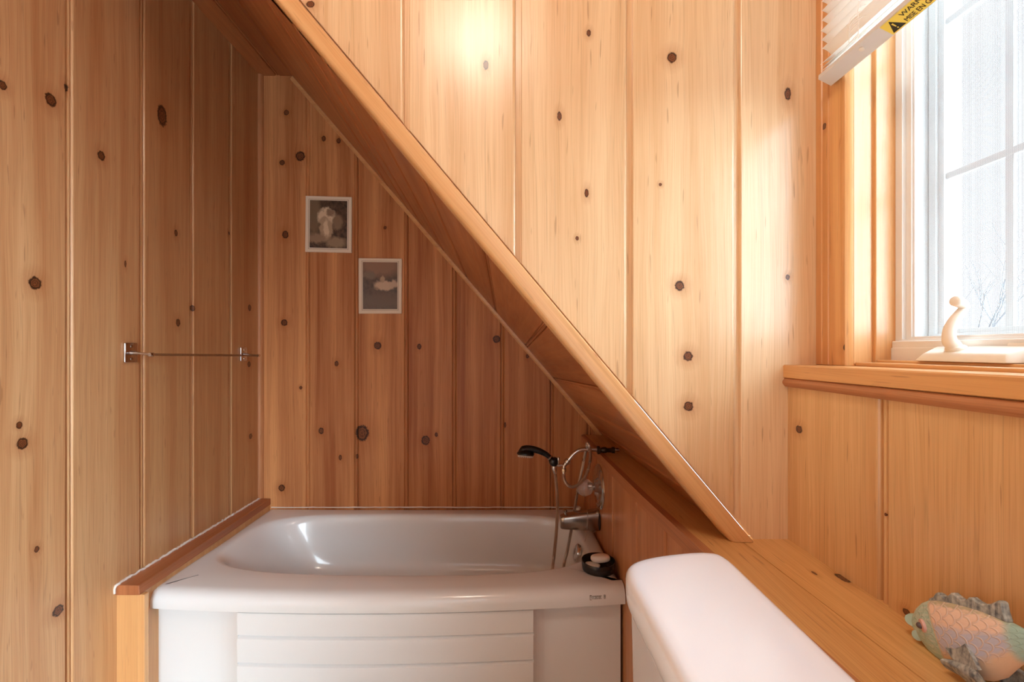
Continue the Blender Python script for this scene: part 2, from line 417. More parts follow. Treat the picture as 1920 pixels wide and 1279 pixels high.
# quarter round in the left corner
bm = bmesh.new()
rg = [(0, 0)]+[(.019*math.cos(t), .019*math.sin(t)) for t in [math.pi/2*k/6 for k in range(7)]]
loft(bm, [[Vector((XL+x, YB-y, z)) for x, y in rg] for z in (.43, 1.4, ZCEIL)])
uvbox(bm, 'z'); settone(bm, .5); finish('trim_3', bm, mV, None, 50, 'structure')
# board boxing in the left end of the tub, with its dark cap
bm = bmesh.new()
hexa(bm, [(XL, 1.386, 0), (-1.130, 1.386, 0), (-1.147, YB, 0), (XL, YB, 0), (XL, 1.386, .398), (-1.130, 1.386, .398), (-1.147, YB, .398), (XL, YB, .398)])
uvbox(bm, 'z'); settone(bm, .45); ft = finish('trim_4', bm, mTrim, None, None, 'structure')
bm = bmesh.new(); box(bm, -1.132, -1.110, 1.384, 1.402, 0, .398, .002); uvbox(bm, 'z', (.3, .1)); settone(bm, .0)
finish('corner_strip', bm, mTrim, ft)
bm = bmesh.new()
hexa(bm, [(XL, 1.380, .398), (-1.122, 1.380, .398), (-1.143, YB, .398), (XL, YB, .398), (XL, 1.380, .428), (-1.124, 1.380, .428), (-1.144, YB, .428), (XL, YB, .428)], .002)
uvbox(bm, 'y'); settone(bm, .4); cap = finish('trim_5', bm, mLedge, None, None, 'structure')
bm = bmesh.new()
pts = []
for k in range(120):
    y = 1.378+(YB-1.378)*k/119
    pts.append(Vector((XL+.003+random.uniform(0, .003), y, .429+random.uniform(-.001, .003))))
pts = [Vector((XL+.001, 1.377, .405)), Vector((XL+.001, 1.377, .42))]+pts
tube(bm, pts, lambda i: .0035+.002*random.random(), 6); finish('caulk_bead', bm, caulk_m, cap, 60)
bm = bmesh.new()
tube(bm, [Vector((-1.14+(1.5*k/60), YB-.002, .3845+random.uniform(-.001, .001))) for k in range(61)], lambda i: .0022+.0015*random.random(), 5)
finish('trim_6', bm, caulk_m, None, 60, 'structure')

# wall behind the taps
vx = lambda Y: .376+(YB-Y)*.0135 if Y > 1.45 else .386+(1.45-Y)*.055
bm_j = []
va = Vector((vx(YB), YB, 0)); vb = Vector((vx(1.45), 1.45, 0)); vc = Vector((vx(-.6), -.6, 0))
def jy(u):  # Y where a pixel column meets that wall
    Y = 1.5
    for _ in range(20): Y = vx(Y)*F/(u-CU)
    return Y
S2 = (va-vc).normalized()
S2a = (va-vb).normalized(); S2b = (vb-vc).normalized()
nA = Vector((-S2a.y, S2a.x, 0)); nB = Vector((-S2b.y, S2b.x, 0))
board_wall('wall_tub_end', vb, S2a, (0, 0, 1), nA, 0, (va-vb).length, 0, ZS-.03, [jy(1149)-1.45, jy(1120)-1.45+.02, .62], mV, tones=[.3, .5, .35, .6])
board_wall('wall_right', vb, -S2b, (0, 0, 1), nB, 0, (vb-vc).length, 0, ZS-.03, [1.45-jy(1194), 1.45-jy(1249), .62, .86, 1.1, 1.34, 1.58, 1.82], mV, tones=[.3, .55, .45, .4, .3, .2, .4, .5])

# ledge shelf: two planks plus a nosing
KS = [((1580-CU)*.414*F/(1084-CV)/F, .414*F/(1084-CV), .008, .017), ((1527-CU)*.414*F/(1075-CV)/F, .414*F/(1075-CV), .003, .007),
      ((1300-CU)*.414*F/(975-CV)/F+.05, 1.09, .005, .008)]
mShelf = pine('pine_shelf', KS, seed=12.5, light=srgb(234, 190, 126), dark=srgb(214, 164, 102), coat=.25, rough=.36)
shelf = thing('ledge_shelf', 'varnished pine ledge between the tub taps, white toilet tank and window wall', 'shelf', (.5, .6, ZS))
ex = lambda Y: vx(Y)-.014                       # front edge follows the wall under it
bm = bmesh.new(); uvl = bm.loops.layers.uv.new('UVMap')
def plank(x0f, x1f, z0, z1, y0, y1, tone, r=.0012):
    b2 = bmesh.new()
    n = 6; rings = []
    for k in range(n+1):
        Y = y0+(y1-y0)*k/n
        rings.append([(x0f(Y), Y, z0), (x1f(Y), Y, z0), (x1f(Y), Y, z1), (x0f(Y), Y, z1)])
    loft(b2, rings)
    bmesh.ops.bevel(b2, geom=[e for e in b2.edges if abs(e.verts[0].co.y-e.verts[1].co.y) > .01], offset=r, segments=2, affect='EDGES')
    uvbox(b2, 'y'); settone(b2, tone); return b2
xm = lambda Y: .5065+(.98-Y)*.037
finish('inner_plank', plank(lambda Y: ex(Y)+.020, lambda Y: xm(Y)-.0006, ZS-.02, ZS, -.55, YF-.0+.0, .35), mShelf, shelf)
finish('rear_plank', plank(lambda Y: ex(Y)+.020, lambda Y: .545, ZS-.02, ZS-.0008, YF+.0005, YB, .8), mShelf, shelf)
finish('outer_plank', plank(lambda Y: xm(Y)+.0006, lambda Y: .645, ZS-.02, ZS, -.55, YF, .2), mShelf, shelf)
finish('nosing', plank(lambda Y: ex(Y), lambda Y: ex(Y)+.0195, ZS-.024, ZS+.0005, -.55, YB, .6, .003), mV, shelf)
finish('cove_moulding', plank(lambda Y: vx(Y)-.009, lambda Y: vx(Y)+.002, ZS-.040, ZS-.024, -.55, YB, .7, .003), mV, shelf)

# window wall: boarded knee wall, cap moulding, then the set-back window
board_wall('wall_right', (.613, 0, 0), (0, -1, 0), (0, 0, 1), (-1, 0, 0), -YF, 1.25, 0, 1.10, [-.737, -.50, -.26, -.02, .22, .46, .7, .94], mR, tones=[.15, .1, .3, .4, .2, .3, .2, .4, .3])
# the same boards use s=-Y; knots were given with s=Y, so flip their sign
for n in mR.node_tree.nodes:
    if n.type == 'VECT_MATH' and n.operation == 'SUBTRACT': n.inputs[1].default_value[0] *= -1
bm = bmesh.new()
prof = [(.603, 1.114), (.606, 1.1165), (.70, 1.1165), (.70, 1.088), (.604, 1.088), (.603, 1.089)]
loft(bm, [[Vector((x, y, z+.0025*(YF-y)/.5)) for x, z in prof] for y in (-1.2, 0, .5, YF)])
uvbox(bm, 'y'); settone(bm, .2)
sk = kx([(1773, 731, 10, 5)], .603)[0]
finish('trim_7', bm, pine('pine_stool', ((sk[0], sk[1], sk[2], sk[3]),), seed=3.9, light=srgb(228, 174, 112), dark=srgb(208, 148, 90), coat=.3, contrast=.7), None, None, 'structure')
bm = bmesh.new()
prof = [(.613, 1.088)]+[(.611-.006-.006*math.sin(math.pi*k/8)+.002, 1.088-.019*k/8) for k in range(9)]+[(.613, 1.069)]
loft(bm, [[Vector((x, y, z)) for x, z in prof] for y in (-1.2, 0, .5, YF)])
uvbox(bm, 'y'); settone(bm, .6); finish('trim_8', bm, mR if False else mV, None, 40, 'structure')
# upper wall around the opening: opening Y .30-.893, Z 1.12-2.12
XW = .686; YO0, YO1, ZO0, ZO1 = .27, .893, 1.117, 2.12
bm = bmesh.new()
for y0, y1, z0, z1 in ((-1.25, YO0, 1.10, ZCEIL), (YO1, YF, 1.10, ZCEIL), (YO0, YO1, ZO1, ZCEIL), (YO0, YO1, 1.10, ZO0-.004)):
    box(bm, XW, XW+.13, y0, y1, z0, z1)
uvbox(bm, 'z'); settone(bm, .4)
finish('wall_window', bm, mTrim, None, None, 'structure')
# casing, ribbed
bm = bmesh.new()
prof = [(YF-.001, XW+.001), (YF-.001, .674), (.967, .673), (.9645, .6765), (.962, .673), (.9455, .672), (.943, .676), (.9405, .672), (.912, .672), (.9075, .675), (.904, .671), (.898, .672), (.894, .677), (.893, XW+.001)]
loft(bm, [[Vector((x, y, z)) for y, x in prof] for z in (1.1175, 1.6, 2.2)])
uvbox(bm, 'z'); settone(bm, .1)
ck = kx([(1590, 652, 9, 9), (1545, 237, 4, 6)], .672)
finish('trim_9', bm, pine('pine_casing', [(k[0], k[1], k[2], k[3]) for k in ck], seed=15, light=srgb(230, 176, 112), dark=srgb(210, 150, 90), contrast=.6, coat=.3), None, 35, 'structure')
bm = bmesh.new(); box(bm, .672, XW, .18, .268, 1.1175, 2.2, .003); box(bm, .672, XW, .18, YF-.002, 2.122, 2.205, .003); uvbox(bm, 'z'); settone(bm, .1)
finish('trim_10', bm, mTrim, None, None, 'structure')
# jamb linings and stops
bm = bmesh.new()
box(bm, XW-.001, .7225, .8925, .905, 1.12, 2.12, .0015); box(bm, .7240, .775, .886, .900, 1.12, 2.12, .0015)
box(bm, XW-.001, .775, .262, .2725, 1.12, 2.12, .0015); box(bm, XW-.001, .775, .272, .892, 2.11, 2.125, .0015)
uvbox(bm, 'z'); settone(bm, .1); finish('trim_11', bm, mTrim, None, None, 'structure')
bm = bmesh.new()
box(bm, XW+.002, .7225, .272, .8925, 1.117, 1.1245, .002); box(bm, .7245, .763, .272, .886, 1.117, 1.129, .002)
uvbox(bm, 'y'); settone(bm, .1); finish('trim_12', bm, mTrim, None, None, 'structure')

# ------------------------------------------------------------------ window
win = bpy.data.objects.new('window_1', None); C.objects.link(win); win.location = (.79, .58, 1.13); win['kind'] = 'structure'
def ringframe(bm, x0, x1, y0, y1, z0, z1, wy, wz0, wz1, r=.001):
    box(bm, x0, x1, y1-wy, y1, z0, z1, r); box(bm, x0, x1, y0, y0+wy, z0, z1, r)
    box(bm, x0, x1, y0+wy, y1-wy, z0, z0+wz0, r); box(bm, x0, x1, y0+wy, y1-wy, z1-wz1, z1, r)
Y0, Y1 = .274, .886
bm = bmesh.new()
ringframe(bm, .762, .86, Y0, Y1, 1.129, 2.11, .0155, .040, .02)
ringframe(bm, .769, .86, Y0+.0155, Y1-.0155, 1.160, 2.10, .012, .014, .012)
box(bm, .755, .77, Y0, Y1, 1.128, 1.166, .002); box(bm, .7535, .757, Y0, Y1, 1.128, 1.153, .001)
finish('window_frame', bm, vinyl, win)
bm = bmesh.new(); ringframe(bm, .772, .778, Y0+.027, Y1-.0272, 1.168, 2.09, .004, .004, .004); finish('screen_frame', bm, vinyl, win)
bm = bmesh.new(); box(bm, .7747, .7751, Y0+.03, Y1-.031, 1.17, 2.088); finish('insect_screen', bm, screen, win)
bm = bmesh.new()
YS0, YS1 = Y0+.03, .856
ringframe(bm, .800, .85, YS0-.002, YS1+.001, 1.165, 2.09, .014, .014, .014)
ringframe(bm, .806, .84, YS0+.010, YS1-.013, 1.177, 2.08, .010, .010, .010)
finish('sash', bm, vinyl, win)
bm = bmesh.new(); box(bm, .818, .821, YS0+.02, YS1-.022, 1.185, 2.07); finish('pane', bm, glass, win)
bm = bmesh.new()
for y in (.730, .620, .510, .400): box(bm, .812, .8175, y-.0062, y+.0062, 1.186, 2.07, .001)
for z in (1.4695, 1.755): box(bm, .8115, .8173, YS0+.02, YS1-.022, z-.0062, z+.0062, .001)
finish('muntin_grid', bm, vinyl, win)
# crank handle
crk = thing('window_crank', 'cream folding window crank handle on the bottom of the white window frame', 'window crank', (.74, .73, 1.130))
bm = bmesh.new()
ya, yb_ = .648, .800
hexa(bm, [(.716, ya, 1.1295), (.716, yb_-.004, 1.1295), (.7535, yb_+.004, 1.1295), (.7535, ya-.01, 1.1295), (.722, ya+.004, 1.1435), (.722, yb_-.018, 1.1435), (.7535, yb_-.010, 1.1560), (.7535, ya-.004, 1.1560)], .003)
box(bm, .7505, .7535, ya-.018, ya+.03, 1.1295, 1.160, .002)
finish('crank_base', bm, vinyl_w, crk, 35)
bm = bmesh.new()
YK = .742
cp = catmull([P(1795, 664, YK), P(1789, 650, YK), P(1780, 638, YK-.002), P(1781, 618, YK-.004), P(1790, 600, YK-.006), P(1803, 584, YK-.008), P(1809, 576, YK-.008)], 6)
rs = [.0095 if i < 6 else .0105-.0045*(i-6)/(len(cp)-7) for i in range(len(cp))]
tube(bm, cp, lambda i: rs[i], 14); sphere(bm, P(1794, 655, YK), .015, 16, 10, (1, 1, .6))
finish('crank_arm', bm, vinyl_w, crk, 50)
bm = bmesh.new()
kp = catmull([P(1812, 579, YK-.008), P(1805, 571, YK-.010), P(1796, 566, YK-.012), P(1789, 563, YK-.014)], 5)
tube(bm, kp, lambda i: [.0045, .006, .0065, .007, .0075, .0078, .008, .008, .0082, .0086, .0088, .009, .009, .0088, .008, .006][i], 14)
finish('crank_knob', bm, vinyl_w, crk, 60)

# ------------------------------------------------------------------ blind
bl = thing('window_blind', 'white aluminium venetian blind raised above the window, yellow warning sticker underneath', 'blind', (.65, .62, 1.70))
YBa, YBb = .928, .20
bm = bmesh.new()
th = math.radians(27)
def railp(a, h, y): # a across, h up; tilted so the underside faces the camera side
    x = .6400+a*math.cos(th)*1.0+h*math.sin(th)*.35; z = 1.7045-a*math.sin(th)+h
    return Vector((x, y, z))
prof = [(0, 0), (.0295, 0), (.0305, .004), (.0300, .010), (.024, .0135), (.004, .0135), (-.0005, .008)]
loft(bm, [[railp(a_, h_, y) for a_, h_ in prof] for y in (YBa, .8, .6, .4, YBb)])
finish('bottom_rail', bm, rail_m, bl, 40)
bm = bmesh.new()
# slats: curved strips; the lowest ones stacked on the rail
zs_ = [1.7215, 1.7275, 1.737]+[1.756+.0195*k for k in range(18)]
for zi, z in enumerate(zs_):
    tilt = math.radians(20 if zi < 3 else -38)
    sec = []
    for k in range(7):
        a_ = (k/6-.5)*.0255; sag = .0028*(1-(2*k/6-1)**2)
        sec.append((a_*math.cos(tilt)-sag*math.sin(tilt), a_*math.sin(tilt)+sag*math.cos(tilt)))
    full = [(x, zz+.0005) for x, zz in sec]+[(x, zz-.0003) for x, zz in reversed(sec)]
    loft(bm, [[Vector((.6545+x, y, z+zz)) for x, zz in full] for y in (YBa-.004+random.uniform(-.003, .003), .6, YBb)])
finish('slats', bm, slat_m, bl, 40)
for y in (.823, .58, .33):
    bm = bmesh.new()
    for x in (.641, .668):
        tube(bm, [Vector((x+random.uniform(-.0006, .0006), y+random.uniform(-.001, .001), 1.717+.01*k)) for k in range(40)], .0007, 5)
    for z in zs_: tube(bm, [(.641, y+.001, z-.004), (.6545, y, z+.003), (.668, y-.001, z+.002)], .0005, 4)
    # slack loops of cord hanging where the slats are bunched
    for q in range(4):
        tube(bm, catmull([(.640, y, 1.724+.009*q), (.633, y+.012, 1.717+.009*q), (.631, y+.004, 1.729+.009*q), (.640, y-.006, 1.735+.009*q)], 5), .0007, 5)
    finish('ladder_cord', bm, slat_m, bl, 60)
bm = bmesh.new(); box(bm, .632, .671, YBb, YBa, 2.10, 2.135, .002); finish('head_rail', bm, rail_m, bl)
# wide end button
bm = bmesh.new()
def under(y, a_, lift=.0006):
    p = railp(a_, 0, y); return p+Vector((-math.sin(th), 0, -math.cos(th)))*lift
for y in (.826,): lathe(bm, under(y, .011, 0), Vector((-math.sin(th), 0, -math.cos(th))), [(0, .005), (.0015, .0048), (.002, .003)], 16)
finish('cord_button', bm, simple('clear_button', srgb(226, 222, 212), .3), bl, 50)
# yellow sticker on the underside
yl = simple('sticker_yellow', srgb(238, 214, 92), .5); ink = simple('sticker_ink', srgb(40, 38, 30), .6)
gry = simple('grey_print', srgb(150, 152, 150), .6)
yS0, yS1 = .664, .7770
bm = bmesh.new()
hexa(bm, [under(yS0, .002, .0002), under(yS1, .002, .0002), under(yS1, .0285, .0002), under(yS0, .0285, .0002), under(yS0, .002, .0007), under(yS1, .002, .0007), under(yS1, .0285, .0007), under(yS0, .0285, .0007)])
stk = finish('warning_sticker', bm, yl, bl); stk['label'] = 'yellow warning sticker with black triangle and lettering'
dirx = Vector((0, -1, 0)); down = (under(.7, .03, 0)-under(.7, 0, 0)).normalized(); nrm = Vector((-math.sin(th), 0, -math.cos(th)))
def put_text(txt, size, origin, xdir, ydir, mat, name, parent, lift=.0003, sx=1.0):
    cu = bpy.data.curves.new('t', 'FONT'); cu.body = txt; cu.size = size; cu.extrude = .0001; cu.space_character = .95
    to = bpy.data.objects.new('t', cu); C.objects.link(to)
    bpy.context.view_layer.update()
    me = bpy.data.meshes.new_from_object(to); bpy.data.objects.remove(to)
    z = xdir.cross(ydir).normalized()
    for vtx in me.vertices:
        c = vtx.co.copy(); vtx.co = origin+xdir*c.x*sx+ydir*c.y+z*(c.z+lift)
    b2 = bmesh.new(); b2.from_mesh(me); bpy.data.meshes.remove(me)
    return finish(name, b2, mat, parent, 'keep')
tx = dirx; ty = -down
put_text('WARNING', .0112, under(.744, .0135, .0008), tx, ty, ink, 'lettering', stk, sx=1.15)
put_text('MISE EN GARDE', .0112, under(.747, .0255, .0008), tx, ty, ink, 'lettering', stk, sx=.92)
bm = bmesh.new()
def tri(bm, pts, z0, z1):
    lo = [bm.verts.new(under(y, a_, z0)) for y, a_ in pts]; hi = [bm.verts.new(under(y, a_, z1)) for y, a_ in pts]
    bm.faces.new(lo); bm.faces.new(hi); n = len(pts)
    for i in range(n): bm.faces.new((lo[i], lo[(i+1) % n], hi[(i+1) % n], hi[i]))
tri(bm, [(.7735, .0265), (.7495, .0265), (.7615, .0045)], .0007, .0011); finish('warning_triangle', bm, ink, stk)
bm = bmesh.new(); tri(bm, [(.763, .011), (.760, .011), (.7607, .0195), (.7623, .0195)], .0011, .0013); tri(bm, [(.7625, .0215), (.7605, .0215), (.7605, .024), (.7625, .024)], .0011, .0013)
finish('exclamation_mark', bm, yl, stk)
bm = bmesh.new()
n = Vector((-math.sin(th), 0, -math.cos(th)))
lathe(bm, under(.643, .015, .0002), n, [(0, .0095), (.0003, .0095), (.0004, .0085), (.0004, 0.001)], 24); st2 = finish('round_stamp', bm, gry, bl, None)
bm = bmesh.new()
for r_ in range(5):
    for k in range(10):
        y = .628-.006*k; a_ = .005+.0046*r_; tri(bm, [(y, a_), (y-.0035-.0015*((k*7+r_) % 2), a_), (y-.0035-.0015*((k*7+r_) % 2), a_+.0018), (y, a_+.0018)], .0002, .0005)
finish('fine_print', bm, gry, bl)

# ------------------------------------------------------------------ outside
bm = bmesh.new(); box(bm, 1.2, 60, -40, 60, -3.3, -3.0); finish('ground', bm, simple('snow_ground', srgb(225, 228, 232), .9), None, None, 'structure')
tree = thing('bare_tree', 'pale leafless tree outside the window behind the crank handle', 'tree', (9.6, 9.2, -3.0))
bark = simple('hazy_bark', srgb(138, 140, 144), .9)  # bark kept pale grey: haze and overexposure painted into its colour
bm = bmesh.new()
rt = random.Random(5)
def branch(p, d_, ln, r, depth):
    pts = [p]; q = p.copy(); dd_ = d_.normalized()
    for k in range(5):
        dd_ = (dd_+Vector((rt.uniform(-.16, .16), rt.uniform(-.16, .16), rt.uniform(-.05, .14)))).normalized()
        q = q+dd_*ln/5; pts.append(q.copy())
    tube(bm, pts, lambda i: r*(1-.45*i/5), 5 if depth > 1 else 8)
    if depth < 4:
        for k in range(3 if depth else 5):
            i = rt.choice((2, 3, 4, 5)); e = Vector((rt.uniform(-1, 1), rt.uniform(-1, 1), rt.uniform(-.1, .7)))
            branch(pts[i], (dd_+e*.75), ln*rt.uniform(.5, .72), r*.5, depth+1)
branch(Vector((9.6, 9.2, -3.0)), Vector((0, 0, 1)), 3.6, .075, 0)
finish('branches', bm, bark, tree, 60)

# ------------------------------------------------------------------ rest of the room
bm = bmesh.new(); box(bm, XL-.02, .66, -1.27, YB, -.03, 0); uvbox(bm, 'y'); settone(bm, .4); finish('floor', bm, simple('pale_floor', srgb(206, 196, 182), .5), None, None, 'structure')

bm = bmesh.new()          # unseen rear wall; its open doorway is added to let fill light in
for x0, x1, z0, z1 in ((XL, -.75, 0, ZCEIL), (.15, .80, 0, ZCEIL), (-.75, .15, 2.05, ZCEIL)): box(bm, x0, x1, -1.30, -1.25, z0, z1)
uvbox(bm, 'z'); settone(bm, .3); finish('wall_rear', bm, mG, None, None, 'structure')
# ceiling lamps
def lamp(name, loc, watts, label):
    t = thing(name, label, 'ceiling lamp', (loc.x, loc.y, ZCEIL))
    bm = bmesh.new(); lathe(bm, (loc.x, loc.y, ZCEIL), (0, 0, -1), [(0, .09), (.012, .09), (.02, .08)], 32); finish('lamp_base', bm, brushed, t, 40)
    m, nt, b = newmat('frosted_globe'); b.inputs['Base Color'].default_value = (1, .95, .85, 1)
    b.inputs['Emission Color'].default_value = (1, .92, .78, 1); b.inputs['Emission Strength'].default_value = watts
    bm = bmesh.new(); sphere(bm, loc+Vector((0, 0, .05)), .16, 32, 16, (1, 1, .55)); finish('globe', bm, m, t, 80)
lamp('ceiling_lamp', LAMP, LAMP_W, 'frosted glass dome ceiling lamp on the boarded ceiling, mirrored in the varnished wall')

# ------------------------------------------------------------------ bathtub
tub = thing('bathtub', 'white alcove bathtub with bowed rim and stepped front panel', 'bathtub', (-.38, 1.8, 0))
ZR = .383
def yf(x):      # bowed front edge of the rim
    t_ = (x+1.146)/(.382+1.146)
    return 1.434*(1-t_)+1.458*t_-.041*4*t_*(1-t_)
def xl(y): return -1.1495+(YB-y)*.002
def xr(y): return vx(y)-.003
NS = 48
sq = []
for k in range(NS): sq.append((-1+2*k/NS, -1))
for k in range(NS): sq.append((1, -1+2*k/NS))
for k in range(NS): sq.append((1-2*k/NS, 1))
for k in range(NS): sq.append((-1, 1-2*k/NS))
def outer(sx, sy):
    x = -1.149+(.3765+1.149)*(sx+1)/2; y0 = yf(x); y1 = YB-.002
    y = y0+(y1-y0)*(sy+1)/2
    if sx == 1: x = xr(y)
    if sx == -1: x = xl(y)
    return Vector((x, y, 0))
def inner(sx, sy, k_=0.0, kl_=0.0, kr_=0.0, kb=0.0):
    n_ = 4.2
    r_ = (abs(sx)**n_+abs(sy)**n_)**(1/n_)
    a_, b2_ = sx/r_, sy/r_
    x0, x1 = -1.085+kl_, .305-kr_
    y0, y1 = 1.538+k_, 2.098-kb
    x = (x0+x1)/2+(x1-x0)/2*a_; y = (y0+y1)/2+(y1-y0)/2*b2_
    if b2_ < 0: y += .036*(abs((x+.35)/.7)**2.2)*(-b2_)  # front opening edge bows forward with the rim
    return Vector((x, y, 0))
rings = []
def oring(d, z):
    out_ = []
    for sx, sy in sq:
        p = outer(sx, sy); q = inner(sx, sy); dr = (q-p).normalized(); p = p+dr*d
        if sy == -1: p = outer(sx, sy)+Vector((0, d, 0))+Vector((d if sx == -1 else 0, 0, 0))
        out_.append(Vector((p.x, p.y, z)))
    return out_
for d, z in ((.006, .325), (.001, .327), (0, .332), (0, .348), (.002, .358), (.007, .3675), (.014, .3745), (.023, .3795), (.034, .382), (.044, ZR)):
    rings.append(oring(d, z))
def iring(z, *a_):
    return [Vector((p.x, p.y, z)) for p in (inner(sx, sy, *a_) for sx, sy in sq)]
o1 = rings[-1]; i1 = iring(ZR, -.012, -.014, -.012, -.010)
rings.append([a_.lerp(b_, .5) for a_, b_ in zip(o1, i1)])
rings.append(i1)
for z, k_, kl_, kr_, kb in ((.3815, -.005, -.004, -.005, -.004), (.377, .001, .006, .001, .001), (.369, .006, .018, .005, .005), (.355, .010, .032, .009, .009), (.32, .016, .055, .016, .014),
                        (.25, .026, .095, .028, .022), (.19, .036, .13, .042, .032), (.155, .048, .17, .056, .045), (.135, .066, .21, .08, .065), (.124, .10, .26, .12, .10), (.118, .16, .36, .2, .16), (.115, .24, .55, .45, .24)):
    rings.append(iring(z, k_, kl_, kr_, kb))
bm = bmesh.new(); loft(bm, rings, True, False, True)
finish('tub_body', bm, white_acrylic, tub, 55)
# front panel
bm = bmesh.new()
xs = sorted(set([-1.149+k*(.3765+1.149)/60 for k in range(61)]+[-.930, -.915, -.90, -.885, -.870, -.860, -.8500, -.8485, .085, .0865, .096, .104, .12, .135]))
zbr = [.3255]
def prow(x):
    t0_ = 0 if x < -.8485 or x > .085 else 1
    if -.94 < x < -.8485: t0_ = ((x+.94)/.0915)**2*.75
    if .0865 <= x < .135: t0_ = (1-(x-.0865)/.05)**2*.75
    return t0_
zlist = []
zt = .3265
rows = []      # (z, panel offset, ramp)
for b_i, ztop in enumerate((.3265, .2445, .158, .0715)):
    zbot = (.2445, .158, .0715, 0)[b_i]
    rows += [(ztop-.0002, .009), (ztop-.0030, .004), (ztop-.0065, -.0025), (ztop-.02, -.0045), (zbot+.0045, -.001), (zbot+.0020, .009)]
grid = []
for z, off in rows:
    row = []
    for x in xs:
        base = yf(x)+.006
        side = .030
        t_ = prow(x)
        y = base+side*(1-t_)+(off*1.0+.006)*(1 if t_ == 1 else 0)
        row.append(bm.verts.new((x if x > -1.14 else -1.1475, y, z)))
    grid.append(row)
for a_, b_ in zip(grid, grid[1:]):
    for i in range(len(xs)-1): bm.faces.new((a_[i], a_[i+1], b_[i+1], b_[i]))
bk = [bm.verts.new((x, YB-.6, z)) for x, z in ((-1.149, .3265), (.376, .3265), (.376, 0), (-1.149, 0))]
bm.faces.new(bk)
finish('front_panel', bm, white_acrylic, tub, 30)
# maker's mark on the rim, faint and small
bm = bmesh.new()
def mark(u0, u1, v0, v1):
    Y_ = yf(.26)-.0004
    a_ = P(u0, v0, Y_); b_ = P(u1, v1, Y_)
    ya_ = yf(a_.x)-.0003; box(bm, a_.x, b_.x, ya_-.0002, ya_+.003, b_.z, a_.z)
for q in ((1106, 1107, 1117.5, 1126), (1107, 1109.5, 1117.5, 1118.5), (1107, 1109.5, 1125, 1126), (1109.5, 1110.3, 1121, 1122.5), (1110.5, 1111.5, 1119, 1120.5), (1110.5, 1111.5, 1123, 1124.5)): mark(*q)
for k in range(5):
    u_ = 1113+k*3.3
    mark(u_, u_+.8, 1119, 1124.5); mark(u_+.8, u_+2.3, 1119, 1119.8); mark(u_+.8, u_+2.3, 1123.7, 1124.5)
    if k % 2: mark(u_+1.7, u_+2.4, 1119, 1124.5)
for q in ((1133, 1133.8, 1118, 1124.5), (1135.5, 1136.3, 1118, 1124.5), (1133.8, 1135.5, 1118, 1118.7), (1133.8, 1135.5, 1121, 1121.7), (1133.8, 1135.5, 1123.8, 1124.5)): mark(*q)
finish('makers_mark', bm, simple('mark_grey', srgb(150, 142, 134), .5), tub)
# overflow plate and its chain
bm = bmesh.new()
oc = Vector((.283, 1.80, .3375)); on = Vector((-1, 0, .25)).normalized()
lathe(bm, oc, on, [(-.006, .033), (.004, .036), (.009, .034), (.012, .028), (.010, .018), (.008, .004)], 32)
finish('overflow_plate', bm, chrome, tub, 40)
chain = thing('bead_chain', 'thin bead chain looped over the tub spout', 'chain', (.37, 1.86, .43))
bm = bmesh.new()
def beads(pts, step=.0042, r=.0016):
    for p in resample(catmull(pts, 10), step): bmesh.ops.create_icosphere(bm, subdivisions=1, radius=r, matrix=Matrix.Translation(p))
beads([P(1101, 993, 1.825), P(1102, 978, 1.820), P(1102, 966, 1.822), P(1101, 959.5, 1.85), P(1100, 957, 1.88)])
beads([P(1101, 993, 1.825), P(1098, 1010, 1.81), P(1093, 1030, 1.79), P(1089, 1046, 1.76), P(1087, 1052, 1.755)])
beads([P(1101, 993, 1.825), P(1107, 998, 1.83), P(1113, 998, 1.84), P(1117, 994, 1.855), P(1119, 985, 1.87)])
finish('chain_beads', bm, chrome, chain, 60)
tag(finish('sink_stopper', (lambda b_: (lathe(b_, P(1082, 955, 2.125), (0, 0, 1), [(0, .015), (.004, .0165), (.012, .0145), (.014, .006)], 24), b_)[1])(bmesh.new()), soap_m, None, 40), 'small white round stopper in the back corner of the tub rim', 'stopper')

# ------------------------------------------------------------------ taps
spout = thing('tub_spout', 'brushed nickel tub spout sticking out of the boarded end wall', 'tub spout', (.38, 1.865, .44))
bm = bmesh.new()
YS = 1.865
secs = []
for t_, u_, vt, vb_, wy in ((0, 1123.5, 960, 993.5, .030), (.02, 1120, 960, 994, .031), (.3, 1100, 963, 993, .029), (.6, 1080, 966, 992, .027), (.9, 1058, 969.5, 991, .024), (1, 1052.5, 971, 990.5, .021), (1.02, 1050.5, 973, 989, .018)):
    X = (u_-CU)*YS/F; zt_ = ZC-(vt-CV)*(YS)/F+.012; zb_ = ZC-(vb_-CV)*YS/F
    zm = (zt_+zb_)/2; h_ = (zt_-zb_)/2; ring = []
    for k in range(24):
        a_ = 2*math.pi*k/24; ca, sa = math.cos(a_), math.sin(a_)
        ring.append(Vector((X, YS+wy*math.copysign(abs(ca)**.55, ca), zm+h_*math.copysign(abs(sa)**.55, sa))))
    secs.append(ring)
loft(bm, secs); finish('spout_body', bm, brushed, spout, 40)
bm = bmesh.new(); c_ = Vector(P(1060, 968, YS)); lathe(bm, (c_.x, YS, c_.z+.006), (0, 0, 1), [(0, .0045), (.010, .004), (.013, .0075), (.018, .0085), (.021, .006)], 16)
finish('diverter_pull', bm, brushed, spout, 40)
bm = bmesh.new(); lathe(bm, (vx(YS)-.001, YS, P(0, 977, YS).z+.006), (-1, 0, 0), [(0, .043), (.004, .043), (.007, .036)], 28); finish('wall_flange', bm, seam_m, spout, 40)

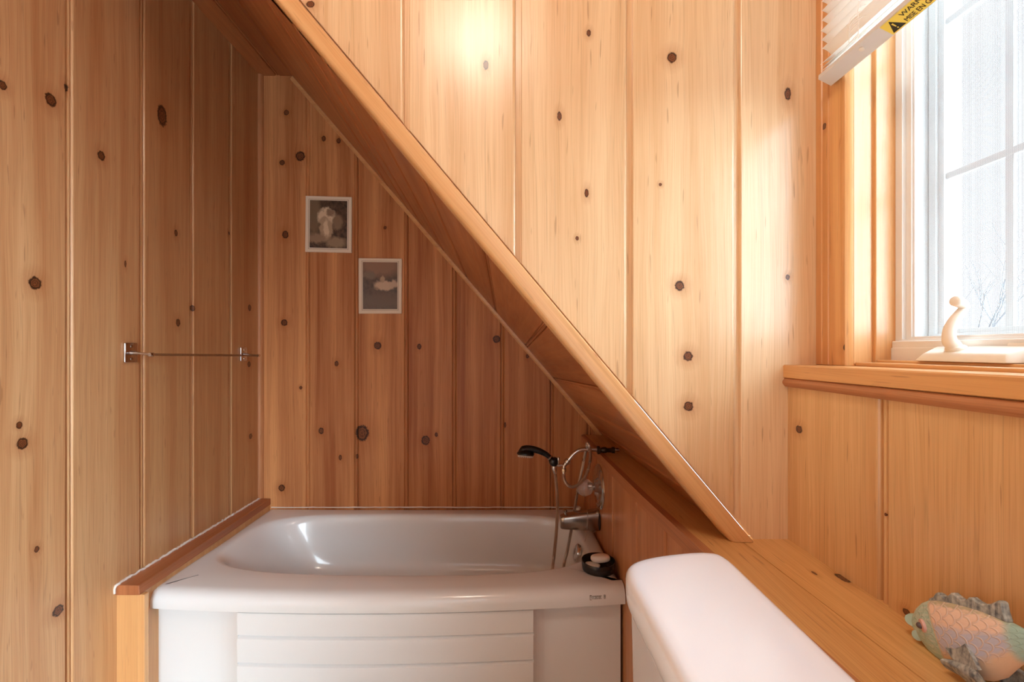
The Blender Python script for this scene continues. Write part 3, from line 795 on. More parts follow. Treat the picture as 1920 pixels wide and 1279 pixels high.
valve = thing('mixing_valve', 'round chrome mixing valve with a clear ball knob above the tub spout', 'tap', (.38, 1.845, .585))
vc_ = Vector((vx(1.845), 1.845, ZC-257*1.845/F)); ax = Vector((-1, -.03, 0))
bm = bmesh.new(); lathe(bm, vc_, ax, [(-.002, .088), (.004, .090), (.009, .086), (.012, .076), (.014, .060), (.016, .040), (.024, .030), (.027, .016)], 48)
finish('escutcheon', bm, chrome, valve, 35)
bm = bmesh.new(); lathe(bm, vc_+ax*.024, ax, [(0, .014), (.004, .016), (.009, .013), (.012, .010), (.03, .010)], 24); finish('valve_stem', bm, chrome, valve, 40)
bm = bmesh.new(); bmesh.ops.create_icosphere(bm, subdivisions=3, radius=.0345, matrix=Matrix.Translation(vc_+ax*.062+Vector((0, 0, -.004))))
for v_ in bm.verts:
    d_ = v_.co-(vc_+ax*.062); ang = math.atan2(d_.y, d_.z); v_.co += d_.normalized()*.0012*math.cos(ang*14)
finish('ball_knob', bm, knob_m, valve, 60)

YA = 1.77
arm = thing('shower_arm', 'bent chrome shower arm coming out where the sloped boards meet the ledge', 'shower arm', P(1148, 844, YA))
bm = bmesh.new()
tube(bm, catmull([P(1160, 844, YA), P(1140, 843, YA), P(1120, 843, YA), P(1104, 842.5, YA), P(1092, 843, YA), P(1082, 846.5, YA), P(1073, 854, YA), P(1062, 868, YA)], 6), .0078, 16)
finish('arm_pipe', bm, chrome, arm, 60)
bm = bmesh.new(); lathe(bm, P(1152, 844, YA), (-1, 0, 0), [(0, .012), (.01, .012), (.012, .0095), (.03, .0095), (.034, .012), (.044, .012), (.05, .0095), (.054, .0095), (.058, .0165), (.066, .0165), (.07, .009)], 20)
finish('wall_coupling', bm, simple('tarnished_brass', srgb(70, 52, 40), .35, .9), arm, 40)
bm = bmesh.new(); dcol = (P(1058, 873, YA)-P(1068, 860, YA)).normalized()
lathe(bm, P(1066, 862.5, YA), dcol, [(0, .0082), (.002, .0118), (.008, .0125), (.014, .0118), (.016, .009), (.030, .0075)], 20)
finish('collar_nut', bm, brushed, arm, 40)
bm = bmesh.new()
tube(bm, catmull([P(1058, 873, YA), P(1053, 872, YA), P(1047, 872.5, YA), P(1042, 871, YA)], 4), .0050, 12)
tube(bm, [P(1057.5, 873, YA), P(1057.5, 878, YA)], .0062, 12); lathe(bm, P(1047, 870, YA), (0, 0, 1), [(0, .004), (.010, .0045), (.014, .0062), (.024, .006), (.028, .003)], 14)
finish('holder_bracket', bm, chrome, arm, 50)
bm = bmesh.new(); hd = (P(1039, 872, YA)-P(1034, 857, YA)).normalized()
lathe(bm, P(1035.5, 859, YA), hd, [(0, .0125), (.004, .0165), (.016, .0175), (.028, .0135), (.031, .011)], 18)
sphere(bm, P(1041, 863, YA), .011, 14, 10); finish('handset_holder', bm, black_pl, arm, 50)

hs = thing('handheld_shower', 'black handheld shower head with a ribbed chrome hose looped over the shower arm', 'shower head', P(1000, 850, YA))
bm = bmesh.new()
hp = [P(1037, 867, YA), P(1030, 857, YA), P(1021, 850.5, YA), P(1010, 845.5, YA), P(1000, 842.8, YA), P(990, 842, YA), P(982, 844, YA), P(975, 849, YA)]
hr = [.0095, .0100, .0110, .0122, .0135, .0150, .0175, .010]
cp = catmull(hp, 5); rr_ = []
for i in range(len(cp)):
    t_ = i/5; k = min(int(t_), 6); rr_.append(hr[k]+(hr[k+1]-hr[k])*(t_-k))
tube(bm, cp, rr_, 16)
hc = P(985.5, 850, YA); hn = Vector((-.06, -.12, -1)).normalized()
lathe(bm, hc-hn*.010, hn, [(-.006, .014), (0, .025), (.007, .0325), (.013, .0345), (.016, .033)], 28)
finish('shower_handle', bm, black_pl, hs, 50)
bm = bmesh.new(); dband = (P(1028, 856, YA)-P(1033, 860.5, YA)).normalized()
lathe(bm, P(1031.8, 859, YA), dband, [(0, .0112), (.001, .0125), (.005, .0125), (.006, .0112)], 20); finish('chrome_band', bm, chrome, hs, 40)
bm = bmesh.new(); face = hc+hn*.006
x_, y_ = frame(hn)
lathe(bm, face, hn, [(0, .030), (.003, .031), (.004, .027)], 28)
for rad, cnt in ((.006, 6), (.014, 12), (.022, 18), (.0285, 22)):
    for k in range(cnt):
        a_ = 2*math.pi*k/cnt; lathe(bm, face+(x_*math.cos(a_)+y_*math.sin(a_))*rad+hn*.003, hn, [(0, .0021), (.006, .0016)], 6)
finish('spray_face', bm, simple('nozzle_grey', srgb(196, 188, 180), .3, .5), hs, 40)
bm = bmesh.new()
hose = [P(1057.5, 886, YA), P(1057, 893, YA), P(1059, 902, YA), P(1065, 910, YA), P(1074, 913, YA-.005), P(1085, 908, YA-.01), P(1096, 895, YA-.016), P(1103, 880, YA-.02), P(1106.5, 860, YA-.02), P(1106, 842, YA-.018), P(1103.5, 833, YA-.006),
        P(1101, 831.5, YA+.006), P(1100, 839, YA+.022), P(1096, 856, YA+.06), P(1090, 885, YA+.115), P(1083, 920, YA+.14), P(1076.5, 960, YA+.14), P(1070, 1000, YA+.11), P(1063, 1035, YA+.07), P(1057, 1062, YA+.03)]
e0 = hose[-1]
hose += [Vector((e0.x-.01, e0.y-.03, .19)), Vector((e0.x-.03, e0.y-.05, .142)), Vector((e0.x-.06, e0.y-.07, .150))]
h2 = [P(1040, 884, YA), P(1042, 900, YA), P(1044.5, 930, YA), P(1045, 960, YA-.01), P(1043, 1000, YA-.02), P(1039, 1040, YA-.04), P(1036, 1066, YA-.06)]
hose += list(reversed(h2))
hpts = resample(catmull(hose, 10), .0016)
tube(bm, hpts, lambda i: .0066 if i % 2 else .0056, 10)
finish('ribbed_hose', bm, hose_m, hs, 20)
bm = bmesh.new(); dh = (P(1040.5, 886, YA)-P(1037.5, 870, YA)).normalized()
lathe(bm, P(1037.8, 871, YA), dh, [(0, .009), (.002, .0098), (.02, .0088), (.034, .0078), (.037, .006)], 18)
finish('hose_nut', bm, chrome, hs, 30)
bm = bmesh.new(); lathe(bm, P(1057.5, 878, YA), (0, 0, -1), [(0, .006), (.002, .0095), (.012, .0095), (.014, .0075), (.022, .007)], 6)
finish('hose_nut', bm, chrome, hs, 30)

# ------------------------------------------------------------------ soap dish and soap
sx_, sy_ = P(1122, 1068, 1.573).x, 1.573
tag(finish('soap_dish', (lambda b_: (lathe(b_, (sx_, sy_, ZR), (0, 0, 1), [(0, .050), (.002, .055), (.014, .0575), (.032, .0585), (.034, .0575), (.033, .0545), (.018, .052), (.0155, .046), (.015, .001)], 48), b_)[1])(bmesh.new()), smoke, None, 35),
    'smoky dark round soap dish on the front corner of the tub rim', 'soap dish')
def soapbar(name, c, a_, b_, h_, rot, label, n_=2.6, tilt=0):
    bm = bmesh.new(); rings = []
    for k in range(9):
        ph = -math.pi/2+math.pi*k/8; cz, cr = math.sin(ph), max(.02, math.cos(ph))
        cz = math.copysign(abs(cz)**.8, cz); cr = cr**.5
        rings.append([Vector((a_*cr*math.copysign(abs(math.cos(t))**(2/n_), math.cos(t)), b_*cr*math.copysign(abs(math.sin(t))**(2/n_), math.sin(t)), h_*cz)) for t in [2*math.pi*j/32 for j in range(32)]])
    loft(bm, rings); M_ = Matrix.Translation(Vector(c)) @ Matrix.Rotation(rot, 4, 'Z') @ Matrix.Rotation(tilt, 4, 'X')
    bmesh.ops.transform(bm, matrix=M_, verts=bm.verts)
    return tag(finish(name, bm, soap_m, None, 60), label, 'soap')
soapbar('soap_bar', (sx_+.008, sy_+.006, ZR+.037), .034, .022, .0125, .15, 'plump white bar of soap resting on top in the smoky dish', tilt=-.12)
soapbar('soap_sliver', (sx_-.022, sy_-.008, ZR+.0205), .026, .017, .0045, -.5, 'thin worn sliver of soap lying under the plump white bar')

# ------------------------------------------------------------------ towel bar
tb = thing('towel_bar', 'clear towel bar on two small chrome brackets on the left wall', 'towel bar', (XL, 1.74, 1.134))
def bracket(Yc, name):
    zc = 1.1395 if Yc < 1.8 else 1.128
    bm = bmesh.new(); box(bm, XL, XL+.008, Yc-.024, Yc+.024, zc-.0315, zc+.0315, .003, 3)
    pl = finish('mounting_plate', bm, chrome, tb, 40)
    for dz in (-.020, .020):
        bm = bmesh.new(); lathe(bm, (XL+.008, Yc, zc+dz), (1, 0, 0), [(0, .005), (.0015, .0045), (.002, .002)], 12)
        finish('screw', bm, brushed, pl, 40)
    bm = bmesh.new(); tube(bm, catmull([(XL+.006, Yc, zc), (XL+.022, Yc, zc-.001), (XL+.045, Yc, zc-.004), (XL+.074, Yc, zc-.0065)], 5), [.010-.0052*(i/15)**.5 for i in range(16)], 12, ry=.75)
    lathe(bm, (XL+.071, Yc-.008, zc-.0065), (0, 1, 0), [(0, .0055), (.002, .0068), (.014, .0068), (.016, .0055)], 16)
    finish('bracket_arm', bm, chrome, tb, 50)
bracket(1.431, 'a'); bracket(2.046, 'b')
bm = bmesh.new(); rr = []
loft(bm, [[Vector((XL+.071+a_*.0042, y, z+b_*.0042)) for a_, b_ in ((-1, -1), (1, -1), (1, 1), (-1, 1))] for y, z in ((1.437, 1.133), (2.04, 1.1215))])
finish('clear_rod', bm, acry, tb)

# ------------------------------------------------------------------ wall plaques
def art_mat(name, blobs, bgc, seed):
    m, nt, b = newmat(name); N = nt.nodes; L = nt.links
    uv = N.new('ShaderNodeUVMap').outputs[0]
    no = N.new('ShaderNodeTexNoise'); no.inputs['Scale'].default_value = 11; no.inputs['Detail'].default_value = 7; L.new(uv, no.inputs['Vector'])
    wv = N.new('ShaderNodeMix'); wv.data_type = 'VECTOR'; wv.inputs[0].default_value = .14
    L.new(uv, wv.inputs[4]); L.new(no.outputs['Color'], wv.inputs[5])
    cr = N.new('ShaderNodeValToRGB'); cr.color_ramp.elements[0].position = .35; cr.color_ramp.elements[0].color = bgc[0]; cr.color_ramp.elements[1].position = .68; cr.color_ramp.elements[1].color = bgc[1]
    L.new(no.outputs['Fac'], cr.inputs[0]); cur = cr.outputs[0]
    for cx, cy, rx, ry, col, soft in blobs:
        a_ = N.new('ShaderNodeVectorMath'); a_.operation = 'SUBTRACT'; L.new(wv.outputs[1], a_.inputs[0]); a_.inputs[1].default_value = (cx*.86+.07, cy*.86+.07, .07)
        c_ = N.new('ShaderNodeVectorMath'); c_.operation = 'MULTIPLY'; L.new(a_.outputs[0], c_.inputs[0]); c_.inputs[1].default_value = (1/rx, 1/ry, 0)
        l_ = N.new('ShaderNodeVectorMath'); l_.operation = 'LENGTH'; L.new(c_.outputs[0], l_.inputs[0])
        r_ = N.new('ShaderNodeMapRange'); r_.inputs[1].default_value = 1-soft*.5; r_.inputs[2].default_value = 1+soft*.5; r_.inputs[3].default_value = 1; r_.inputs[4].default_value = 0; L.new(l_.outputs['Value'], r_.inputs[0])
        x_ = N.new('ShaderNodeMix'); x_.data_type = 'RGBA'; L.new(r_.outputs[0], x_.inputs[0]); L.new(cur, x_.inputs[6]); x_.inputs[7].default_value = col; cur = x_.outputs[2]
    L.new(cur, b.inputs['Base Color']); b.inputs['Roughness'].default_value = .35
    return m
card = simple('card_border', srgb(232, 216, 192), .5); line_m = simple('card_line', srgb(150, 128, 98), .6)
def plaque(corners, inner_, art, name, label):
    Yp = YB-.009; cs = [P(u, v, Yp) for u, v in corners]; ctr = sum(cs, Vector())/4
    t = thing(name, label, 'picture', (ctr.x, YB, ctr.z))
    bm = bmesh.new(); hexa(bm, [c_+Vector((0, .0085, 0)) for c_ in cs]+cs, .0012); finish('card_backing', bm, card, t)
    def quad(fr, dy, mat, nm, hole=None):
        # fr: (left, right, top, bottom) fractions
        def at(fx, fy):
            top = cs[0].lerp(cs[1], fx); bot = cs[3].lerp(cs[2], fx); return top.lerp(bot, fy)
        l_, r_, t_, b_ = fr; bm = bmesh.new(); uvl = bm.loops.layers.uv.new('UVMap')
        q = [at(l_, t_), at(r_, t_), at(r_, b_), at(l_, b_)]
        fv = [bm.verts.new(p+Vector((0, -dy, 0))) for p in q]; bv = [bm.verts.new(p+Vector((0, .0005, 0))) for p in q]
        if hole:
            w_ = hole; q2 = [at(l_+w_, t_+w_*.8), at(r_-w_, t_+w_*.8), at(r_-w_, b_-w_*.8), at(l_+w_, b_-w_*.8)]
            f2 = [bm.verts.new(p+Vector((0, -dy, 0))) for p in q2]
            for i in range(4):
                j = (i+1) % 4; bm.faces.new((fv[i], fv[j], f2[j], f2[i])); bm.faces.new((fv[i], bv[i], bv[j], fv[j]))
        else:
            f = bm.faces.new(fv)
            for l, uv_ in zip(f.loops, ((0, 1), (1, 1), (1, 0), (0, 0))): l[uvl].uv = uv_
            for i in range(4):
                j = (i+1) % 4; bm.faces.new((fv[i], bv[i], bv[j], fv[j]))
        finish(nm, bm, mat, t)
    l_, r_, t_, b_ = inner_
    quad((l_-.028, r_+.028, t_-.022, b_+.022), .0003, line_m, 'ruled_border', .008)
    quad(inner_, .0006, art, 'print')
dk, md, lt, cr_ = srgb(46, 32, 24), srgb(112, 88, 66), srgb(176, 150, 120), srgb(216, 192, 160)
artA = art_mat('sepia_print_flowers', [(.1, .72, .16, .4, srgb(120, 98, 74), .5), (.45, .66, .20, .16, cr_, .35), (.38, .56, .10, .08, lt, .5), (.55, .74, .09, .07, srgb(140, 112, 88), .5), (.44, .40, .15, .20, lt, .3), (.44, .40, .06, .15, cr_, .5),
              (.74, .55, .12, .14, srgb(132, 108, 84), .5), (.2, .2, .22, .09, srgb(150, 124, 98), .6), (.7, .12, .22, .10, srgb(150, 126, 98), .6)], (dk, srgb(96, 74, 56)), 1)
artB = art_mat('sepia_print_landscape', [(.5, .95, .5, .22, srgb(140, 104, 78), .7), (.2, .72, .15, .07, srgb(120, 100, 80), .6), (.62, .50, .24, .085, srgb(196, 168, 140), .5), (.88, .53, .12, .07, srgb(190, 162, 136), .5), (.58, .64, .05, .05, lt, .6),
              (.5, .18, .6, .14, srgb(104, 82, 62), .9)], (srgb(66, 48, 38), srgb(100, 78, 60)), 2)
plaque([(573, 367), (659.5, 369.5), (659, 474), (572, 472)], (.095, .905, .075, .925), artA, 'wall_picture', 'upper small sepia picture in a cream border on the boarded back wall')
plaque([(672, 484), (753.5, 485), (753, 588), (672.5, 588)], (.10, .90, .07, .92), artB, 'wall_picture', 'lower darker brown picture in a cream border, right of and below the other')

# ------------------------------------------------------------------ toilet
wc = thing('toilet', 'white toilet with a glossy flat tank lid in front of the pine ledge', 'toilet', (.15, .55, 0))
def rrect(x0, x1, y0, y1, r, z, n_=8, bow=0):
    out_ = []
    for cx, cy, a0 in ((x1-r, y1-r, 0), (x0+r, y1-r, 90), (x0+r, y0+r, 180), (x1-r, y0+r, 270)):
        for k in range(n_+1):
            a_ = math.radians(a0+90*k/n_); out_.append(Vector((cx+r*math.cos(a_), cy+r*math.sin(a_), z)))
    return out_
def lidring(off, z):
    # outline traced on the lid: straight front and back, far end running off at an angle to the rounded front corner
    pts_ = [(.186, .40), (.1858, .45), (.1855, .50), (.185, .54), (.185, .58), (.185, .62), (.185, .665), (.1865, .705), (.197, .738), (.222, .760), (.262, .776), (.315, .788), (.350, .789), (.368, .780), (.375, .762), (.3765, .735), (.3765, .70), (.3765, .66), (.3765, .62), (.3765, .58), (.3765, .54), (.3765, .50), (.3765, .45), (.3765, .40)]
    half = pts_[3:-3]; yc = .54                       # mirrored for the near end
    low = [(x, 2*yc-y) for x, y in reversed([p for p in half if p[1] > yc+.01])]
    P2 = [Vector((x, y, 0)) for x, y in half+low]
    n_ = len(P2); cl_ = []
    Q = P2+P2[:3]
    for i in range(n_):
        a_, b_, c_, d_ = P2[(i-1) % n_], P2[i], P2[(i+1) % n_], P2[(i+2) % n_]
        for k in range(4):
            t = k/4; cl_.append(.5*((2*b_)+(c_-a_)*t+(2*a_-5*b_+4*c_-d_)*t*t+(3*b_-a_-3*c_+d_)*t**3))
    m_ = len(cl_); out_ = []
    for i in range(m_):
        d_ = (cl_[(i+1) % m_]-cl_[i-1]).normalized(); nn = Vector((-d_.y, d_.x, 0))
        out_.append(cl_[i]+nn*off+Vector((0, 0, z)))
    return out_
bm = bmesh.new()
c0 = Vector((.28, .53, 0)); tst = lidring(.01, 0); sgn = 1 if (tst[0]-c0).length > (lidring(0, 0)[0]-c0).length else -1
ZL = .800
prof = [(-.016, ZL-.056), (-.014, ZL-.058), (-.003, ZL-.050), (-.001, ZL-.044), (.0, ZL-.030), (.0, ZL-.014), (-.002, ZL-.0075), (-.006, ZL-.003), (-.012, ZL-.0006), (-.022, ZL)]
loft(bm, [lidring(o_*sgn, z_) for o_, z_ in prof]); lid = finish('tank_lid', bm, porcelain, wc, 60)
bm = bmesh.new()
loft(bm, [rrect(.215, .362, .37-.13, .755, .035, .40), rrect(.208, .364, .36-.13, .760, .035, .45), rrect(.203, .366, .35-.15, .766, .035, ZL-.07), rrect(.200, .366, .35-.15, .768, .035, ZL-.052)])
finish('tank', bm, porcelain, wc, 50)
bm = bmesh.new()
def oval(cx, cy, a_, b_, z, n_=40): return [Vector((cx+a_*math.cos(2*math.pi*k/n_), cy+b_*math.sin(2*math.pi*k/n_), z)) for k in range(n_)]
loft(bm, [oval(.02, .48, .20, .11, 0), oval(.02, .48, .18, .10, .10), oval(.0, .48, .19, .12, .22), oval(-.05, .48, .27, .17, .34), oval(-.06, .48, .29, .185, .385), oval(-.06, .48, .285, .18, .395),
          oval(-.07, .48, .23, .135, .392), oval(-.07, .48, .20, .12, .33), oval(-.05, .48, .12, .08, .25), oval(-.04, .48, .05, .04, .22)])
box(bm, .13, .362, .40, .56, .2, .399, .02); finish('bowl', bm, porcelain, wc, 50)
bm = bmesh.new(); loft(bm, [oval(-.06, .48, .275, .175, .398), oval(-.06, .48, .29, .187, .402), oval(-.06, .48, .29, .187, .424), oval(-.06, .48, .278, .178, .430)]); finish('seat_lid', bm, porcelain, wc, 50)
bm = bmesh.new(); lathe(bm, (.203, .30, ZL-.10), (-1, 0, 0), [(0, .014), (.006, .014), (.010, .010), (.014, .008)], 20); tube(bm, [(.192, .30, ZL-.10), (.190, .33, ZL-.103), (.192, .37, ZL-.108)], [.006, .0055, .007], 12); finish('flush_lever', bm, chrome, wc, 50)

# ------------------------------------------------------------------ carved fish
fish = thing('painted_fish', 'carved wooden fish painted mint, peach and lavender on the pine ledge', 'fish ornament', (.585, .52, ZS))
def fish_mat():
    m, nt, b = newmat('fish_paint'); N = nt.nodes; L = nt.links
    uv = N.new('ShaderNodeUVMap').outputs[0]; sp = N.new('ShaderNodeSeparateXYZ'); L.new(uv, sp.inputs[0]); s_, t_ = sp.outputs[0], sp.outputs[1]   # s along 0..1, t height -1..1
    def M_(op, a_, c_=None, clamp=False):
        n_ = N.new('ShaderNodeMath'); n_.operation = op; n_.use_clamp = clamp
        for i, x in enumerate((a_, c_)):
            if x is None: continue
            if isinstance(x, (int, float)): n_.inputs[i].default_value = x
            else: L.new(x, n_.inputs[i])
        return n_.outputs[0]
    def mix(f_, a_, c_):
        n_ = N.new('ShaderNodeMix'); n_.data_type = 'RGBA'
        L.new(f_, n_.inputs[0]) if not isinstance(f_, float) else setattr(n_.inputs[0], 'default_value', f_)
        for i, x in ((6, a_), (7, c_)):
            if isinstance(x, tuple): n_.inputs[i].default_value = x
            else: L.new(x, n_.inputs[i])
        return n_.outputs[2]
    def ramp(f_, a_, b_):
        n_ = N.new('ShaderNodeMapRange'); n_.interpolation_type = 'SMOOTHSTEP'; n_.inputs[1].default_value = a_; n_.inputs[2].default_value = b_; L.new(f_, n_.inputs[0]); return n_.outputs[0]
    no = N.new('ShaderNodeTexNoise'); no.inputs['Scale'].default_value = 14; no.inputs['Detail'].default_value = 5; L.new(uv, no.inputs['Vector']); nz = M_('SUBTRACT', no.outputs['Fac'], .5)
    tj = M_('ADD', t_, M_('MULTIPLY', nz, .35))
    body = mix(ramp(tj, .18, .42), srgb(202, 210, 232), srgb(248, 224, 208))
    body = mix(ramp(tj, -.62, -.30), srgb(232, 210, 184), body)
    body = mix(ramp(tj, .80, .95), body, srgb(196, 190, 160))
    # overlapping scale arcs, opening toward the tail
    arcs = None
    nx, ny = 8.5, 2.7
    for off in (0.0, .5):
        a_ = M_('ADD', M_('MULTIPLY', s_, nx), off); c_ = M_('ADD', M_('MULTIPLY', t_, ny), off)
        fx = M_('SUBTRACT', M_('FRACT', a_), .35); fy = M_('SUBTRACT', M_('FRACT', c_), .5)
        dist = M_('SQRT', M_('ADD', M_('MULTIPLY', fx, fx), M_('MULTIPLY', fy, fy)))
        ring = M_('SUBTRACT', 1.0, ramp(M_('ABSOLUTE', M_('SUBTRACT', dist, .44)), .02, .085))
        ring = M_('MULTIPLY', ring, ramp(fx, -.02, .12))
        arcs = ring if arcs is None else M_('MAXIMUM', arcs, ring)
    arcs = M_('MULTIPLY', arcs, ramp(t_, -.72, -.45))
    body = mix(M_('MULTIPLY', arcs, .75), body, srgb(228, 214, 206))
    sc_ = M_('SUBTRACT', s_, M_('MULTIPLY', M_('MULTIPLY', t_, t_), -.05))
    head = mix(ramp(nz, -.2, .25), srgb(172, 212, 200), srgb(212, 228, 218))
    body = mix(ramp(M_('ABSOLUTE', M_('SUBTRACT', sc_, .345)), .006, .016), srgb(214, 208, 190), body)
    col = mix(ramp(sc_, .332, .34), head, body)
    col = mix(ramp(s_, .86, .94), col, srgb(170, 212, 208))
    L.new(col, b.inputs['Base Color']); b.inputs['Roughness'].default_value = .55
    bp = N.new('ShaderNodeBump'); bp.inputs['Strength'].default_value = .5; bp.inputs['Distance'].default_value = .0015; L.new(M_('ADD', arcs, M_('MULTIPLY', nz, .6)), bp.inputs['Height']); L.new(bp.outputs[0], b.inputs['Normal'])
    return m
def fin_mat():
    m, nt, b = newmat('fin_paint'); N = nt.nodes; L = nt.links
    tc = N.new('ShaderNodeTexCoord'); no = N.new('ShaderNodeTexNoise'); no.inputs['Scale'].default_value = 160; no.inputs['Detail'].default_value = 5; L.new(tc.outputs['Object'], no.inputs['Vector'])
    mp = N.new('ShaderNodeMapping'); mp.inputs['Scale'].default_value = (240, 240, 40); L.new(tc.outputs['Object'], mp.inputs[0]); n2 = N.new('ShaderNodeTexNoise'); n2.inputs['Scale'].default_value = 1; L.new(mp.outputs[0], n2.inputs['Vector'])
    ad = N.new('ShaderNodeMath'); ad.operation = 'ADD'; L.new(no.outputs['Fac'], ad.inputs[0]); L.new(n2.outputs['Fac'], ad.inputs[1])
    cr = N.new('ShaderNodeValToRGB'); e = cr.color_ramp.elements; e[0].position = .36; e[0].color = srgb(96, 106, 114); e[1].position = .64; e[1].color = srgb(196, 204, 200)
    hf = N.new('ShaderNodeMath'); hf.operation = 'MULTIPLY'; hf.inputs[1].default_value = .5; L.new(ad.outputs[0], hf.inputs[0]); L.new(hf.outputs[0], cr.inputs[0])
    L.new(cr.outputs[0], b.inputs['Base Color']); b.inputs['Roughness'].default_value = .6
    return m
fm, fnm = fish_mat(), fin_mat()
# spine: nose far from the viewer, tail near; local frame: a = along (nose->tail), h = up, w = sideways
nose = P(1707, 1165, .655)+Vector((.004, 0, .002)); tailp = P(1935, 1208, .495)
ax_ = (tailp-nose).normalized(); sd_ = Vector((1, 0, 0)); sd_ = (sd_-ax_*sd_.dot(ax_)).normalized(); up_ = sd_.cross(ax_); up_ = up_ if up_.z > 0 else -up_
FL = (tailp-nose).length
def fp(a_, h_, w_=0): return nose+ax_*(a_*FL)+up_*h_+sd_*w_
outl = [(0, -.006, .004, .006), (.012, -.011, .0075, .009), (.05, -.018, .0085, .012), (.09, -.029, .016, .014), (.13, -.037, .0225, .016), (.20, -.043, .030, .019), (.28, -.047, .035, .021), (.38, -.051, .037, .023), (.50, -.052, .036, .024), (.60, -.050, .0345, .023),
        (.70, -.043, .032, .020), (.80, -.031, .028, .017), (.90, -.020, .022, .013), (.97, -.015, .017, .010), (1.05, -.013, .014, .008)]
outl = [(a_, lo, hi*.86, w_*.8) for a_, lo, hi, w_ in outl]
bm = bmesh.new(); uvl = bm.loops.layers.uv.new('UVMap'); rings = []; info = []
for a_, lo, hi, w_ in outl:
    r_ = []
    for k in range(28):
        t = 2*math.pi*k/28; ct, st = math.cos(t), math.sin(t); r_.append(fp(a_, (hi+lo)/2+(hi-lo)/2*st, w_*math.copysign(abs(ct)**.8, ct)))
    rings.append(r_)
rv = loft(bm, rings); idx = {}
for (a_, lo, hi, w_), r_ in zip(outl, rv):
    for k, v_ in enumerate(r_): idx[v_] = (a_, math.sin(2*math.pi*k/28))
for f in bm.faces:
    for l in f.loops: l[uvl].uv = idx[l.vert]
bodyo = finish('fish_body', bm, fm, fish, 60)
def finplate(name, outline, thick, mat=None, wofs=0, lean=0):
    bm = bmesh.new()
    def pt(a_, h_, s__): return fp(a_, h_*.86 if h_ > 0 else h_, wofs+lean*h_+s__)
    lo = [bm.verts.new(pt(a_, h_, -thick/2)) for a_, h_ in outline]; hi = [bm.verts.new(pt(a_, h_, thick/2)) for a_, h_ in outline]
    bm.faces.new(lo); bm.faces.new(list(reversed(hi))); n_ = len(outline)
    for i in range(n_): bm.faces.new((lo[i], hi[i], hi[(i+1) % n_], lo[(i+1) % n_]))
    bmesh.ops.triangulate(bm, faces=[f for f in bm.faces if len(f.verts) > 4])
    bevel(bm, [e for e in bm.edges if len(e.link_faces) == 2 and e.calc_face_angle(0) > .8], thick*.22, 1)
    return finish(name, bm, mat or fnm, fish)
finplate('dorsal_fin', [(.24, .030), (.28, .037), (.33, .0405), (.36, .0455), (.39, .0477), (.41, .0465), (.45, .042), (.49, .046), (.52, .0495), (.545, .050), (.57, .046), (.60, .042), (.64, .043), (.67, .0465), (.70, .047), (.73, .0425), (.77, .0396), (.83, .0415), (.90, .047), (.93, .046), (.915, .034), (.91, .020), (.7, .029), (.5, .033), (.35, .034)], .009)
finplate('tail_fin', [(1.0, .012), (1.16, .040), (1.34, .055), (1.28, .012), (1.36, -.035), (1.16, -.028), (1.0, -.012)], .008, fm)
# eye
for sg in (-1, 1):
    bm = bmesh.new(); ec = fp(.215, -.002, sg*.0148); dn_ = (sd_*sg-ax_*.40).normalized()
    lathe(bm, ec-dn_*.003, dn_, [(0, .0088), (.0042, .0082), (.0052, .0062)], 20)
    eo = finish('eye_ring', bm, simple('eye_pink', srgb(226, 184, 176), .5), bodyo, 50)
    bm = bmesh.new(); sphere(bm, ec+dn_*.0030, .0042, 14, 8); finish('pupil', bm, simple('pupil_grey', srgb(92, 84, 86), .35), bodyo, 60)
# gill ridge and lips
bm = bmesh.new()
tube(bm, catmull([fp(.06, .001, -.009), fp(.03, .001, -.004), fp(.022, .001, 0), fp(.03, .001, .004), fp(.06, .001, .009)], 5), .0078, 12); tube(bm, catmull([fp(.09, -.017, -.011), fp(.055, -.0165, 0), fp(.09, -.017, .011)], 5), .0068, 12)
finish('lips', bm, simple('lip_mint', srgb(178, 204, 188), .5), bodyo, 60)
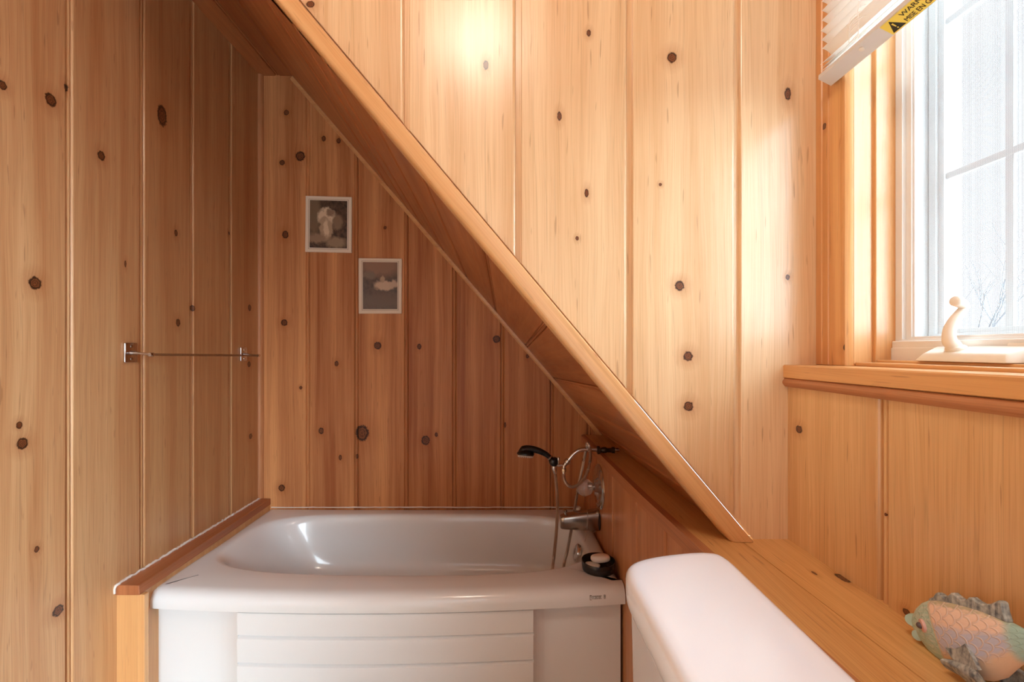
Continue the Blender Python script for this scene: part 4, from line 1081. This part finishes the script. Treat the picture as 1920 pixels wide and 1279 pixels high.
# pectoral fins: broad pleated feet the fish stands on
def pect(sg, a0):
    bm = bmesh.new(); rows = []
    n1, n2 = 9, 7
    for i in range(n1):
        u_ = i/(n1-1)
        for_ = []
        for j in range(n2):
            v_ = j/(n2-1)
            base = fp(a0+.15*v_, -.034+.008*v_, sg*.0165)
            tip = Vector((nose.x+sg*.026, (nose+ax_*(a0+.02+.50*v_)*FL).y-.004, ZS+.0065))
            if base.x > .56 and sg > 0: tip.x = min(tip.x, .609)
            p = base.lerp(tip, u_); p.x += sg*.012*math.sin(math.pi*u_)
            p += Vector((sg*.0022*math.cos(v_*math.pi*5)*u_, 0, 0)); p.z += .006*math.sin(math.pi*u_)
            for_.append(p)
        rows.append(for_)
    top = [[bm.verts.new(p) for p in r_] for r_ in rows]; bot = [[bm.verts.new(p+Vector((-sg*.004, 0, -.002 if k < n1-1 else 0))) for p in r_] for k, r_ in enumerate(rows)]
    for i in range(n1-1):
        for j in range(n2-1):
            bm.faces.new((top[i][j], top[i+1][j], top[i+1][j+1], top[i][j+1])); bm.faces.new((bot[i][j], bot[i][j+1], bot[i+1][j+1], bot[i+1][j]))
    for i in range(n1-1):
        for j in (0, n2-1): bm.faces.new((top[i][j], top[i+1][j], bot[i+1][j], bot[i][j]))
    for j in range(n2-1):
        for i in (0, n1-1): bm.faces.new((top[i][j], top[i][j+1], bot[i][j+1], bot[i][j]))
    finish('support_fin', bm, fnm, fish, 30)
pect(-1, .44); pect(1, .44)

bm = bmesh.new(); leaf = [(1772, 1214), (1788, 1217), (1800, 1213), (1809, 1207), (1818, 1224), (1826, 1240), (1834, 1257), (1818, 1254), (1800, 1247), (1784, 1234)]
def lp(u, v, X): Y_ = X*F/(u-CU); return P(u, v, Y_)
lo = [bm.verts.new(lp(u, v, .5610-.006*k_)) for (u, v), k_ in zip(leaf, (0, 0, 0, 0, .3, .6, 1, .9, .6, .2))]; hi = [bm.verts.new(v_.co+Vector((.0045, 0, 0))) for v_ in lo]
bm.faces.new(lo); bm.faces.new(hi)
for i in range(len(lo)): bm.faces.new((lo[i], lo[(i+1) % len(lo)], hi[(i+1) % len(lo)], hi[i]))
finish('pectoral_fin', bm, fnm, fish)
